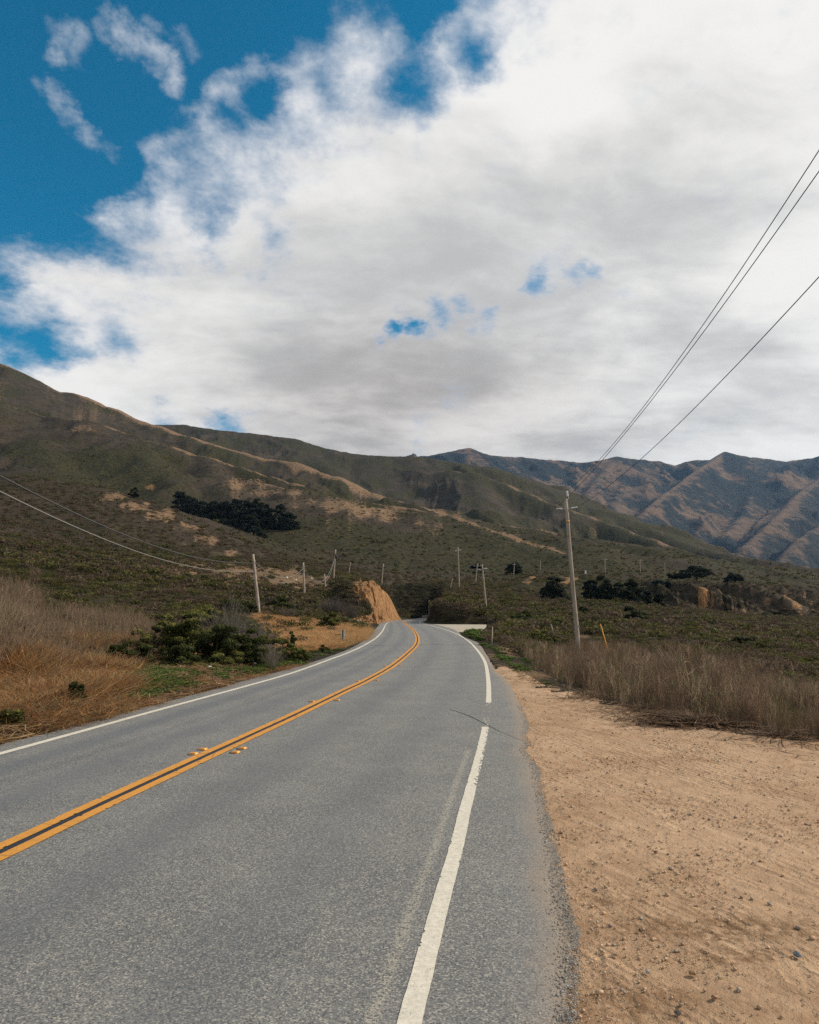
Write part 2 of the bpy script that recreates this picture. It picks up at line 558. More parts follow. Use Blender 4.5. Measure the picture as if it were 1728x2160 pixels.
# ------------------------------------------------------------------ terrain
# ground profile of the near and middle distance: column of the photo -> (distance, photo row of the bare ground)
PROF = {
    -700: [(4, 1660), (9, 1480), (16, 1340), (30, 1180), (60, 1110), (110, 1080), (200, 1040), (320, 1040)],
    -250: [(6, 1600), (9, 1530), (14, 1420), (22, 1320), (35, 1235), (60, 1175), (110, 1140), (180, 1100), (300, 1075)],
    0: [(9, 1580), (12, 1505), (16, 1415), (22, 1335), (35, 1258), (60, 1200), (100, 1165), (160, 1125), (240, 1085), (330, 1080)],
    200: [(11, 1530), (15, 1455), (22, 1380), (35, 1300), (60, 1240), (100, 1200), (160, 1168), (230, 1120), (330, 1110)],
    400: [(14.5, 1472), (20, 1412), (30, 1350), (50, 1290), (80, 1240), (120, 1206), (180, 1182), (250, 1150), (330, 1130)],
    550: [(19, 1428), (28, 1382), (40, 1350), (60, 1318), (75, 1302), (100, 1262), (140, 1220), (200, 1190), (300, 1172), (400, 1140)],
    640: [(23, 1404), (36, 1358), (55, 1328), (78, 1300), (105, 1268), (122, 1258), (150, 1235), (200, 1205), (300, 1180), (450, 1130)],
    700: [(28, 1384), (40, 1350), (60, 1325), (80, 1306), (100, 1278), (130, 1240), (160, 1218), (220, 1206), (320, 1186), (450, 1135)],
    722: [(36, 1364), (60, 1326), (80, 1312), (94, 1300), (100, 1275), (106, 1245), (112, 1230), (160, 1222), (220, 1210), (320, 1186), (450, 1130)],
    745: [(40, 1356), (60, 1326), (80, 1314), (92, 1308), (97, 1285), (102, 1250), (107, 1228), (112, 1225), (160, 1222), (220, 1214), (320, 1186), (450, 1130)],
    770: [(50, 1345), (70, 1326), (86, 1316.5), (95, 1307), (99, 1286), (103, 1250), (107, 1232), (112, 1229), (160, 1229), (220, 1222), (330, 1184), (450, 1130)],
    800: [(84, 1319.2), (94, 1313), (99, 1304), (103, 1280), (106, 1250), (109, 1240), (113, 1239), (160, 1241), (200, 1234), (240, 1225), (330, 1188), (450, 1130)],
    820: [(92, 1317), (98, 1312.5), (103, 1304), (107, 1280), (110, 1256), (113, 1246), (118, 1246), (150, 1262), (185, 1252), (215, 1236), (330, 1190), (450, 1130)],
    834: [(92, 1317), (100, 1313), (105, 1306), (109, 1290), (112, 1266), (114, 1254), (120, 1254), (135, 1280), (160, 1297), (185, 1270), (205, 1242), (230, 1235), (330, 1190), (450, 1132)],
    844: [(92, 1317), (102, 1313.3), (108, 1307), (113, 1292), (116, 1280), (120, 1284), (135, 1298), (150, 1302), (180, 1294), (196, 1252), (230, 1235), (330, 1190), (450, 1135)],
    864: [(92, 1317), (120, 1310.2), (160, 1304.5), (180, 1300), (192, 1262), (205, 1242), (260, 1225), (350, 1190), (460, 1140), (580, 1090)],
    890: [(92, 1317), (120, 1310.2), (160, 1304.5), (182, 1300), (194, 1262), (208, 1240), (260, 1225), (350, 1190), (460, 1142), (580, 1095)],
    915: [(92, 1317), (94.5, 1312), (97, 1290), (99, 1279), (120, 1279), (160, 1294), (185, 1295), (198, 1262), (212, 1240), (260, 1226), (350, 1190), (460, 1145), (580, 1100)],
    940: [(92, 1317), (94, 1311), (96, 1288), (98, 1276), (120, 1268), (150, 1254), (190, 1240), (212, 1238), (260, 1226), (350, 1192), (460, 1148), (580, 1105)],
    980: [(90, 1317.6), (93, 1311), (95, 1290), (97, 1281), (120, 1266), (160, 1244), (190, 1238), (230, 1233), (260, 1226), (350, 1196), (460, 1155), (580, 1108)],
    1010: [(90, 1317.6), (93, 1312), (96, 1298), (99, 1290), (120, 1274), (160, 1246), (190, 1238), (230, 1233), (260, 1226), (350, 1198), (460, 1160), (580, 1112)],
    1060: [(22, 1409), (30, 1378), (50, 1345), (80, 1322), (110, 1300), (130, 1285), (180, 1254), (215, 1240), (260, 1232), (350, 1205), (460, 1170), (580, 1120)],
    1120: [(18.5, 1432), (24, 1408), (38, 1376), (60, 1345), (90, 1315), (120, 1294), (180, 1262), (200, 1246), (208, 1228), (240, 1222), (350, 1207), (460, 1175), (600, 1135)],
    1200: [(15, 1465), (22, 1432), (38, 1394), (60, 1352), (90, 1318), (140, 1285), (185, 1264), (205, 1258), (215, 1232), (240, 1224), (350, 1209), (460, 1185), (620, 1150)],
    1300: [(12.5, 1500), (18, 1468), (34, 1412), (55, 1362), (85, 1326), (135, 1291), (165, 1270), (190, 1282), (230, 1250), (260, 1224), (350, 1212), (460, 1195), (650, 1165)],
    1400: [(11.2, 1526), (16, 1490), (30, 1425), (50, 1372), (80, 1334), (130, 1302), (165, 1283), (190, 1292), (225, 1278), (240, 1245), (262, 1232), (400, 1216), (650, 1185)],
    1500: [(10.4, 1539), (15, 1508), (30, 1432), (50, 1382), (85, 1338), (140, 1304), (190, 1293), (225, 1292), (238, 1262), (252, 1236), (300, 1232), (450, 1222), (700, 1196)],
    1600: [(9.9, 1556), (14, 1528), (30, 1440), (50, 1390), (90, 1345), (150, 1312), (200, 1301), (228, 1300), (240, 1270), (254, 1240), (300, 1238), (450, 1228), (700, 1205)],
    1728: [(9.2, 1578), (14, 1545), (30, 1452), (60, 1382), (100, 1350), (150, 1324), (205, 1306), (230, 1305), (243, 1276), (257, 1248), (300, 1245), (450, 1236), (700, 1218)],
    2200: [(8, 1640), (14, 1560), (30, 1462), (60, 1390), (100, 1360), (150, 1335), (205, 1320), (230, 1318), (243, 1300), (257, 1262), (300, 1255), (450, 1250), (700, 1240)],
    3200: [(7, 1680), (14, 1560), (30, 1470), (60, 1400), (100, 1370), (200, 1330), (300, 1300), (700, 1280)],
}
pk = sorted(PROF)
LY = np.linspace(math.log(1.0), math.log(1000), 700)
tab = np.zeros((len(pk), len(LY)))
for i, k in enumerate(pk):
    ys = [0.0, math.log(PROF[k][0][0]) - 0.25] + [math.log(a) for a, b in PROF[k]]
    zs = [0.0, 0.0] + [P(CX, b, a).z for a, b in PROF[k]]
    tab[i] = np.interp(LY, ys, zs)
TPX = np.arange(-700, 3201, 4.0)
tab2 = np.zeros((len(TPX), len(LY)))
for j in range(len(LY)):
    tab2[:, j] = np.interp(TPX, pk, tab[:, j])
ker = np.exp(-np.linspace(-3, 3, 9) ** 2)
ker /= ker.sum()
pad = np.pad(tab2, ((4, 4), (0, 0)), mode='edge')
tab2 = sum(ker[i] * pad[i:i + len(TPX)] for i in range(9))


def bilin(T, fi, fj):
    fi = np.clip(fi, 0, T.shape[0] - 1.001)
    fj = np.clip(fj, 0, T.shape[1] - 1.001)
    i, j = fi.astype(int), fj.astype(int)
    u, v = fi - i, fj - j
    return (T[i, j] * (1 - u) * (1 - v) + T[i + 1, j] * u * (1 - v) + T[i, j + 1] * (1 - u) * v + T[i + 1, j + 1] * u * v)


def base_height(X, Y):
    R = np.hypot(X, Y)
    Ye = np.maximum(Y, R * 0.42)
    px = CX + F * X / np.maximum(Ye, 0.3) * 1.0106
    z = bilin(tab2, (px - TPX[0]) / 4.0, (np.log(np.maximum(Ye, 1.0)) - LY[0]) / (LY[1] - LY[0]))
    behind = smooth(-Y / np.maximum(R, 1), 0.0, 0.8)
    return z * (1 - 0.7 * behind)


# ridge lines: (points (px, py, distance), side slope, rounding, tan strength, tan width; dry grass with crest light painted in)
RIDGES = [
    # far range on the right
    ([(700, 975, 4300), (820, 965, 4300), (903, 963, 4300), (950, 952, 4300), (990, 948, 4300), (1020, 957, 4300), (1050, 966, 4300), (1100, 964, 4350), (1180, 974, 4400), (1230, 976, 4400), (1270, 970, 4400), (1300, 965, 4400), (1340, 971, 4450),
      (1385, 972, 4500), (1425, 982, 4500), (1450, 973, 4500), (1470, 970, 4500), (1505, 972, 4500), (1530, 955, 4500), (1560, 962, 4500), (1590, 970, 4500), (1620, 969, 4500), (1660, 974, 4500), (1700, 967, 4500), (1728, 959, 4500), (1850, 925, 4500), (2100, 960, 4500), (2600, 980, 4500)], .62, 30, .55, 90),
    ([(1300, 965, 4400), (1262, 1010, 3950), (1232, 1052, 3600), (1215, 1085, 3300)], .75, 20, .6, 60),
    ([(1340, 971, 4450), (1310, 1025, 3900), (1290, 1070, 3500), (1295, 1110, 3200)], .75, 20, .5, 60),
    ([(1530, 955, 4500), (1480, 985, 4150), (1430, 1022, 3800), (1390, 1052, 3500), (1345, 1092, 3150)], .8, 15, .9, 55),
    ([(1590, 970, 4500), (1530, 1030, 4000), (1470, 1072, 3600), (1400, 1115, 3200), (1380, 1135, 2950)], .8, 15, .9, 60),
    ([(1600, 972, 4500), (1590, 1030, 4000), (1570, 1085, 3500), (1530, 1130, 3100)], .8, 20, .4, 50),
    ([(1728, 959, 4500), (1745, 1000, 4000), (1690, 1037, 3600), (1650, 1080, 3250), (1600, 1128, 2900), (1565, 1155, 2700)], .8, 15, .8, 50),
    ([(1850, 1040, 3500), (1728, 1108, 2950), (1680, 1142, 2650), (1640, 1190, 2400)], .8, 15, .6, 50),
    ([(1180, 974, 4400), (1160, 1010, 4000), (1150, 1045, 3600)], .75, 20, .45, 60),
    ([(1050, 966, 4300), (1085, 990, 4000), (1130, 1010, 3700), (1170, 1040, 3400)], .7, 20, .5, 60),
    ([(990, 948, 4300), (1040, 985, 4000), (1090, 1015, 3600)], .7, 20, .6, 60),
    # second hill, centre
    ([(200, 905, 1800), (335, 897, 1750), (390, 897, 1750), (460, 908, 1700), (560, 918, 1700), (620, 928, 1700), (700, 949, 1650), (780, 963, 1600), (860, 965, 1600), (903, 966, 1600), (960, 976, 1580), (1030, 986, 1550), (1100, 1011, 1500),
      (1150, 1036, 1450), (1200, 1055, 1400), (1270, 1076, 1300), (1340, 1101, 1200), (1390, 1123, 1120), (1440, 1145, 1050), (1480, 1158, 1000), (1540, 1170, 950), (1600, 1181, 900), (1660, 1199, 880), (1728, 1217, 860), (1850, 1236, 850), (2300, 1260, 850)], .5, 18, .22, 16),
    ([(620, 928, 1700), (690, 985, 1450), (750, 1035, 1250), (800, 1070, 1150)], .55, 25, .15, 20),
    ([(780, 963, 1600), (800, 1010, 1400), (840, 1050, 1250)], .55, 25, .0, 20),
    ([(860, 965, 1600), (885, 1000, 1480), (950, 993, 1400), (1000, 1001, 1350), (1060, 1020, 1300), (1110, 1041, 1250), (1160, 1062, 1200), (1230, 1086, 1130), (1300, 1111, 1060), (1370, 1136, 1000), (1430, 1158, 950)], .6, 12, .55, 14),
    ([(1000, 1001, 1350), (1010, 1050, 1150), (1020, 1085, 1020)], .6, 20, .0, 14),
    # first big hill, left
    ([(-900, 560, 1200), (-300, 660, 1250), (0, 768, 1250), (25, 780, 1250), (50, 797, 1250), (85, 822, 1250), (110, 827, 1245), (150, 830, 1240), (176, 839, 1235), (230, 860, 1220), (290, 887, 1190), (330, 898, 1160), (400, 922, 1120), (450, 939, 1090), (510, 954, 1060),
      (560, 968, 1040), (620, 975, 1000), (700, 1004, 950), (780, 1040, 900), (830, 1055, 870), (880, 1068, 840), (955, 1088, 800)], .55, 14, .95, 34),
    ([(85, 822, 1250), (60, 850, 1150), (20, 868, 1060)], .6, 10, .3, 20),
    ([(176, 839, 1235), (190, 870, 1130), (200, 890, 1060)], .6, 10, .3, 20),
    ([(-600, 780, 850), (0, 852, 860), (60, 872, 850), (120, 887, 840), (200, 896, 830), (290, 925, 810), (360, 943, 790), (440, 969, 770), (500, 985, 755), (570, 1006, 735), (620, 1021, 720), (680, 1044, 700), (740, 1056, 690), (800, 1064, 690), (870, 1075, 690), (960, 1091, 690), (1010, 1099, 690), (1100, 1114, 700), (1160, 1125, 700)], .5, 10, .85, 15),
    ([(230, 903, 825), (280, 940, 740), (330, 985, 640), (372, 1020, 570)], .55, 18, .12, 14),
    ([(60, 872, 850), (90, 930, 720), (110, 980, 600)], .5, 18, .0, 14),
    ([(440, 969, 770), (455, 1005, 680), (480, 1040, 580), (540, 1075, 500)], .45, 18, .35, 30),
    # front rib that runs down to the right
    ([(540, 1015, 640), (620, 1036, 620), (700, 1056, 600), (780, 1072, 590), (860, 1080, 580), (950, 1094, 580), (1050, 1110, 590), (1128, 1120, 600), (1200, 1136, 600), (1270, 1150, 600), (1330, 1158, 610), (1400, 1172, 620), (1500, 1188, 640), (1600, 1204, 660), (1728, 1222, 680), (2000, 1240, 700)], .3, 12, .7, 16),
    ([(950, 1094, 580), (1040, 1125, 500), (1130, 1152, 440), (1210, 1172, 400)], .3, 10, .7, 10),
    ([(1128, 1120, 600), (1200, 1142, 540), (1280, 1160, 480), (1360, 1180, 430)], .3, 10, .6, 10),
    # near hill on the left
    ([(-700, 930, 230), (-200, 985, 240), (0, 1008, 250), (60, 1006, 255), (110, 1011, 260), (215, 1029, 268), (300, 1056, 278), (360, 1076, 285), (420, 1092, 290), (500, 1120, 298), (560, 1150, 305), (610, 1184, 312)], .42, 5, .3, 5),
]

phi = np.concatenate([np.linspace(-180, -60, 50)[:-1], np.linspace(-60, -33, 90)[:-1], np.linspace(-33, 33, 900), np.linspace(33, 60, 90)[1:], np.linspace(60, 180, 50)[1:]])
phi = np.radians(phi)


def growth(a, b, g):
    n = max(2, int(math.log(b / a) / math.log(1 + g)))
    return np.geomspace(a, b, n)


rad = np.concatenate([growth(1.2, 40, .02)[:-1], growth(40, 88, .009)[:-1], growth(88, 118, .0035)[:-1], growth(118, 185, .009)[:-1], growth(185, 265, .004)[:-1], growth(265, 1900, .008)[:-1], growth(1900, 5200, .007)[:-1], growth(5200, 6200, .02)])
PH, RR = np.meshgrid(phi, rad, indexing='ij')
TX, TY = RR * np.sin(PH), RR * np.cos(PH)
TZ = base_height(TX, TY)
flat = np.full(TX.shape, 50.0)
mk = RR < 230
flat[mk] = flat_sd(TX[mk], TY[mk])
TZ = TZ * smooth(flat, 0.0, 1.6)
dry = np.zeros(TX.shape)  # tan mask: dry grass, plus light painted along ridge crests
ridge_d = np.full(TX.shape, 1e6)
mk = (RR > 110) & (np.abs(PH) < math.radians(75))
x, y, z = TX[mk], TY[mk], TZ[mk]
dr, rd = dry[mk], ridge_d[mk]
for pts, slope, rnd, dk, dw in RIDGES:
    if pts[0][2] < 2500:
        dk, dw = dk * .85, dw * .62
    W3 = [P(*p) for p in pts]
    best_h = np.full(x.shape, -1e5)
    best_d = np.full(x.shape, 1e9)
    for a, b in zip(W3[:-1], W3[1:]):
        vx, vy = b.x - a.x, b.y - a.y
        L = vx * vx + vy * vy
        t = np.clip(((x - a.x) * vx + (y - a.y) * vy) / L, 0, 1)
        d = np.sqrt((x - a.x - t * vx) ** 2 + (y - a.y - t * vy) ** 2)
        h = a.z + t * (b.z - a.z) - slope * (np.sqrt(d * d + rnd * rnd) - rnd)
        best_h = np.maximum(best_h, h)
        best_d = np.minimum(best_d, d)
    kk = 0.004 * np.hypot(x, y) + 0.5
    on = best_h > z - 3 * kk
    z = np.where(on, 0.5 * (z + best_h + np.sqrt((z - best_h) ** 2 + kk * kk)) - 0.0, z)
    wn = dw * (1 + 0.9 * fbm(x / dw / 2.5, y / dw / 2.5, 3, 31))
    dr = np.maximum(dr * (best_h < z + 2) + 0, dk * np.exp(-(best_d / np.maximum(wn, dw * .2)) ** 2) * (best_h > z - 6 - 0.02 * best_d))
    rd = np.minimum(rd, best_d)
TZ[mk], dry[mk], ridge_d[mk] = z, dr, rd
# erosion and lumps
farw = smooth(RR, 250, 700)
mtn = smooth(RR, 1900, 2600)
off = smooth(ridge_d / np.maximum(RR, 1), 0.004, 0.05)
wx = TX + 60 * fbm(TX / 300, TY / 300, 3, 41)
wy = TY + 60 * fbm(TX / 300 + 7, TY / 300, 3, 42)
TZ += farw * (1 - mtn) * off * (ridged(wx / 190, wy / 330, 5, 5) - 0.45) * 44
TZ += smooth(RR, 800, 1200) * (1 - mtn) * off * (ridged(wx / 60, wy / 110, 4, 25) - 0.45) * 14
TZ += mtn * off * (ridged((wx + .45 * wy) / 330, (wy) / 900, 5, 6) - 0.45) * 210
TZ += mtn * (ridged((wx + .5 * wy) / 125, wy / 300, 5, 8) - 0.45) * 62 * (0.2 + 0.8 * off)
TZ += farw * (1 - mtn) * fbm(TX / 14, TY / 14, 3, 7) * 1.6
midw = smooth(flat, 0.5, 12) * (1 - farw)
TZ += midw * (fbm(TX / 9, TY / 9, 4, 9) * 0.55)
TZ += smooth(flat, 0.3, 3) * (1 - farw) * fbm(TX / 1.6, TY / 1.6, 3, 10) * 0.12

# ochre earth where it is bare: (px, py, rx, ry, dist min, dist max, strength)
PXg, PYg = project(TX, np.maximum(TY, 0.3), TZ)
ok = TY > 2


def patches(lst, seed):
    m = np.zeros(TX.shape)
    q_ = np.maximum(RR, 1)
    ax, ay = np.arctan2(TX, TY) * 1440, np.log(q_) * 60
    WX = PXg + 34 * fbm(ax / 45, ay / 9 + seed, 4, 201 + seed, .62)
    WY = PYg + 15 * fbm(ax / 40 + 3, ay / 8, 4, 211 + seed, .62)
    for px, py, rx, ry, y0, y1, s in lst:
        sel = ok & (TY > y0) & (TY < y1) & (np.abs(PXg - px) < 2.2 * rx) & (np.abs(PYg - py) < 2.2 * ry)
        wk = .25 if y1 <= 130 else 1.0
        q = ((PXg[sel] + (WX[sel] - PXg[sel]) * wk - px) / rx) ** 2 + ((PYg[sel] + (WY[sel] - PYg[sel]) * wk - py) / ry) ** 2
        m[sel] = np.maximum(m[sel], s * np.exp(-q * 0.8))
    return m


ochre = patches([(752, 1240, 16, 12, 92, 125, .9), (778, 1255, 26, 24, 92, 125, 1.2), (805, 1272, 24, 34, 92, 125, 1.3), (824, 1282, 12, 32, 92, 125, 1.3), (834, 1282, 9, 26, 92, 130, 1.4), (842, 1298, 10, 10, 92, 130, 1.3), (790, 1298, 32, 12, 86, 125, 1.1), (822, 1300, 20, 10, 86, 125, 1.2), (735, 1252, 9, 14, 92, 125, .7),
                 (775, 1310, 30, 8, 70, 110, 1.0), (840, 1304, 10, 6, 96, 125, 1.0),
                 (1112, 1228, 17, 12, 190, 260, 1.0), (1095, 1240, 9, 7, 190, 260, .6), (1192, 1224, 20, 5, 190, 270, .9), (882, 1250, 5, 9, 185, 240, .5), (1010, 1290, 9, 10, 92, 130, .35), (1150, 1218, 8, 4, 190, 270, .5),
                 (1473, 1262, 11, 12, 215, 275, 1.5), (1487, 1277, 16, 6, 215, 275, .7), (1500, 1284, 22, 5, 215, 275, .5), (1560, 1243, 5, 4, 215, 275, .6), (1568, 1270, 10, 6, 215, 275, .35), (1592, 1292, 20, 4, 215, 275, .5), (1665, 1262, 6, 10, 215, 275, .6), (1690, 1286, 12, 14, 215, 275, .7), (1716, 1262, 9, 14, 215, 275, .5), (1640, 1272, 10, 12, 215, 275, .35),
                 (1520, 1268, 6, 14, 215, 275, .45), (1545, 1262, 5, 16, 215, 275, .4), (1612, 1258, 6, 14, 215, 275, .55), (1622, 1284, 7, 10, 215, 275, .5), (1675, 1274, 12, 8, 215, 275, .8), (1700, 1252, 8, 8, 215, 275, .6), (1725, 1284, 12, 10, 215, 275, .7), (1440, 1282, 14, 6, 215, 275, .4), (315, 1028, 18, 6, 500, 1000, .8), (270, 1020, 9, 4, 400, 1000, .5), (30, 800, 14, 12, 900, 1600, .5), (470, 1168, 14, 8, 200, 330, .6), (1190, 1218, 25, 3, 200, 400, .5)], 1)
# dry grass patches
dry2 = patches([(40, 830, 140, 40, 900, 1500, .34), (230, 880, 110, 28, 900, 1500, .38), (420, 950, 90, 16, 900, 1500, .4), (1300, 1120, 120, 20, 900, 1500, .3), (640, 1100, 200, 25, 380, 650, .28), (240, 1040, 28, 9, 200, 300, .8), (275, 1062, 30, 12, 200, 300, .9), (330, 1088, 34, 13, 200, 300, .85), (390, 1112, 34, 11, 200, 300, .7), (430, 1140, 32, 14, 180, 300, .7), (480, 1165, 30, 10, 180, 300, .6),
                (330, 1178, 40, 6, 90, 260, .6), (420, 1196, 60, 14, 90, 260, .95), (500, 1212, 60, 18, 80, 260, 1.0), (600, 1218, 60, 20, 80, 260, 1.0), (660, 1235, 40, 16, 80, 260, .9), (270, 1180, 30, 6, 60, 260, .5),
                (700, 1065, 70, 14, 350, 700, .9), (780, 1082, 60, 12, 350, 700, .95), (620, 1040, 40, 10, 400, 700, .8), (520, 1020, 60, 16, 400, 800, .7), (560, 1040, 60, 10, 400, 800, .6), (905, 1118, 26, 14, 350, 640, .55), (880, 1105, 22, 10, 350, 640, .55),
                (170, 905, 60, 7, 600, 1000, .5), (660, 1136, 26, 3, 250, 500, .6), (690, 1160, 20, 2.5, 250, 450, .5), (470, 935, 50, 10, 700, 1200, .5), (570, 955, 40, 8, 700, 1200, .6),
                (620, 1330, 70, 30, 22, 80, .95), (680, 1345, 60, 26, 24, 85, 1.0), (740, 1335, 40, 18, 30, 90, 1.0), (150, 1470, 260, 90, 5, 24, 1.0), (420, 1425, 120, 14, 10, 30, .8), (560, 1300, 40, 12, 50, 90, .5),
                (1100, 1425, 70, 14, 12, 30, .9), (1060, 1380, 40, 14, 14, 40, .6), (1230, 1340, 60, 16, 30, 90, .5), (1290, 1370, 80, 20, 20, 70, .4), (1160, 1300, 60, 10, 60, 150, .3)], 2)
grad = np.hypot(np.gradient(TZ, axis=1) / np.maximum(np.gradient(RR, axis=1), 1e-6), np.gradient(TZ, axis=0) / (np.maximum(RR, 1) * np.gradient(PH, axis=0)))
lx_ = np.interp(PYg, [1222, 1250, 1288, 1299, 1312], [733, 752, 786, 764, 742]) + 9 * fbm(TX / 1.5, TZ / 1.5, 3, 141)
bank_m = smooth(grad, .16, .4) * (TY > 92) * (TY < 140) * smooth(PXg - lx_, -3, 5) * (PXg < 868)
ochre = np.maximum(np.where((TY > 90) & (TY < 126) & (PXg < 870), ochre * smooth(PXg - lx_, -6, 4), ochre), bank_m * 1.1)
dry2 = np.where(RR > 340, dry2 * .78, dry2)
nz = fbm(TX / np.maximum(RR * 0.012, .8), TY / np.maximum(RR * 0.03, .8), 4, 55)
dry = np.clip(np.maximum(dry, dry2) + nz * 0.35 * (np.maximum(dry, dry2) > 0.12), 0, 1)
dry = np.maximum(dry, mtn * smooth(ridged((wx + .45 * wy) / 330, wy / 900, 5, 6) + 0.35 * fbm(TX / 160, TY / 220, 4, 77), .42, .78) * 0.9)  # far spurs coloured as lit, gullies as shaded, mixed with dry grass
ochre = np.clip(ochre * (1 + 0.5 * nz) * np.where((RR > 180), .66, 1.0), 0, 1)
streak = ridged(TX / 9 + TY * .12, TY / 60, 4, 161)
dry = np.where((RR > 215) & (RR < 275) & (PXg > 1395), np.maximum(dry, .55 * smooth(streak, .45, .75)), dry)
# rills in the bare banks
cut = smooth(ochre, 0.3, 0.7) * (RR < 130) * (RR > 90)
TZ += cut * ((ridged(TX / 1.5 + 0.35 * TY, TY / 12, 4, 15) - 0.5) * 2.0 + fbm(TX / .9, TY / .9, 3, 19) * .5)
bl = (RR > 205) * (RR < 300) * (TX > 85)
TZ += bl * smooth(TY, 222, 236) * (1 - smooth(TY, 250, 262)) * (ridged(TX / 13 + TY * .05, TY / 40, 4, 16) - 0.5) * 10.0
green = np.clip(0.5 + 0.9 * fbm(TX / 55, TY / 80, 4, 91) + 0.35 * patches([(310, 970, 60, 30, 450, 900, 1.), (760, 1150, 200, 40, 260, 600, .8), (900, 1190, 140, 30, 240, 450, .8), (1000, 985, 60, 12, 900, 1600, 1.), (1060, 1270, 120, 25, 100, 240, .8), (150, 1180, 160, 25, 60, 200, .7)], 3), 0, 1)

# cliffs: push the face in and out so that it is furrowed, not smooth
azm = np.arctan2(TX, TY)
rill = (ridged(azm * 95, TZ / 7 + azm * 40, 4, 171) - .45) * 2.4 + fbm(azm * 210, TZ / 1.5, 3, 172) * .6
bluff = (RR > 222) * (RR < 262) * smooth(PXg, 1385, 1420) * smooth(grad, .1, .35)
rill2 = (ridged(azm * 42, TZ / 30 + azm * 12, 4, 173) - .45) * 11
push = np.where(bank_m > 0, bank_m * rill, 0) + bluff * rill2
TX = TX + np.sin(azm) * push
TY = TY + np.cos(azm) * push
NP_, NR_ = TX.shape
idx = np.arange(NP_ * NR_).reshape(NP_, NR_)
quads = np.stack([idx[:-1, :-1], idx[1:, :-1], idx[1:, 1:], idx[:-1, 1:]], -1).reshape(-1, 4)[:, ::-1]
TV = np.stack([TX, TY, np.where(flat < 0.02, np.minimum(TZ, -0.05), TZ)], -1)
LR = np.log(rad)


def sample(T, X, Y):
    a = np.arctan2(X, Y)
    r = np.hypot(X, Y)
    return bilin(T, np.interp(a, phi, np.arange(len(phi))), np.interp(np.log(np.maximum(r, 1.2)), LR, np.arange(len(rad))))


def ground(X, Y):
    X, Y = np.asarray(X, float), np.asarray(Y, float)
    return sample(TV[:, :, 2], X, Y)


def gz(X, Y):
    return float(ground(np.array([X]), np.array([Y]))[0])


mat_terr, t, b = material("terrain_scrub", 0.95, 0.1)
p = t.pos()
dryLitA, ocA, grA = t.attr('dry'), t.attr('ochre'), t.attr('green')
dA = t.attr('far')
f1 = t.noise(p, 0.35, 8, 0.7)
f2 = t.noise(t.scalev(p, (1, 1, 1)), 0.045, 8, 0.66)
f3 = t.noise(p, 1.6, 5, 0.7)
scrub = t.mix(t.mr(f2, .38, .62), (0.040, 0.032, 0.019), (0.066, 0.049, 0.034))
gcol = t.mix(t.mr(f1, .38, .64), (0.027, 0.026, 0.011), (0.054, 0.046, 0.019))
veg = t.mix(t.mr(t.math('ADD', grA, t.math('MULTIPLY', t.math('SUBTRACT', f2, .5), .9)), .3, .7), scrub, gcol)
veg = t.mix(t.mr(f1, .34, .56, 0.55, 0.0), veg, (0.018, 0.018, 0.011))
veg = t.mix(t.mr(f1, .60, .74, 0.0, 0.55), veg, (0.135, 0.100, 0.055))
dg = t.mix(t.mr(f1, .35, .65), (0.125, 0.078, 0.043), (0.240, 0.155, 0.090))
dfac = t.mr(t.math('ADD', dryLitA, t.math('MULTIPLY', t.math('SUBTRACT', f1, .5), 1.3)), .28, .62)
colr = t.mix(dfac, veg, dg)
# far range: dry slopes painted sunlit tan, scrubby gullies painted in blue shade
mfar = t.mix(t.mr(f2, .4, .6), (0.010, 0.015, 0.017), (0.025, 0.028, 0.026))
mdry_lit = t.mix(t.mr(f1, .3, .7), (0.100, 0.064, 0.041), (0.215, 0.137, 0.086))
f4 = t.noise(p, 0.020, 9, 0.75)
mf = t.mr(t.math('ADD', dryLitA, t.math('MULTIPLY', t.math('SUBTRACT', f4, .5), 3.2)), .22, .98)
colr = t.mix(dA, colr, t.mix(mf, mfar, mdry_lit))
ocn = t.math('ADD', t.math('MULTIPLY', f3, .5), t.math('MULTIPLY', t.noise(t.scalev(p, (1.6, 1.6, .35)), 1.0, 6, .7), .5))
oc = t.mix(t.mr(ocn, .38, .62), (0.170, 0.085, 0.038), (0.44, 0.245, 0.112))
ofac = t.mr(t.math('ADD', ocA, t.math('MULTIPLY', t.math('SUBTRACT', f3, .5), .9)), .32, .55)
colr = t.mix(ofac, colr, oc)
t.link(colr, b.inputs['Base Color'])
hh = t.math('ADD', t.math('MULTIPLY', f1, 1.4), t.math('MULTIPLY', f3, .25))
bn_ = t.bump(t.noise(p, 0.03, 8, .7), 0.8, 22.0)
nm_ = t.new('ShaderNodeMix', data_type='VECTOR')
t.link(dA, nm_.inputs[0])
t.link(t.bump(hh, 0.9, 1.2), nm_.inputs[4])
t.link(bn_, nm_.inputs[5])
t.link(nm_.outputs[1], b.inputs['Normal'])
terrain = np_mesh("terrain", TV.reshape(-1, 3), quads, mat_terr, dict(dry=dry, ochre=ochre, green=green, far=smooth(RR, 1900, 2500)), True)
tag(terrain, kind='structure')

# ------------------------------------------------------------------ asphalt
mat_asph, t, b = material("asphalt", 0.62, 0.5)
p = t.pos()
lat = t.attr('lat')          # metres right of the centre line
fine = t.voronoi(p, 118, out='Color')
sepc = t.new('ShaderNodeSeparateColor')
t.link(fine, sepc.inputs[0])
grain = sepc.outputs[0]
g2 = t.noise(p, 60, 3, 0.7)
g3 = t.noise(p, 1.1, 6, 0.6)
g4 = t.noise(t.scalev(p, (1.0, 0.22, 1.0)), 0.8, 4, 0.55)
base = t.mix(t.mr(g3, .3, .7), (0.150, 0.146, 0.137), (0.202, 0.194, 0.178))
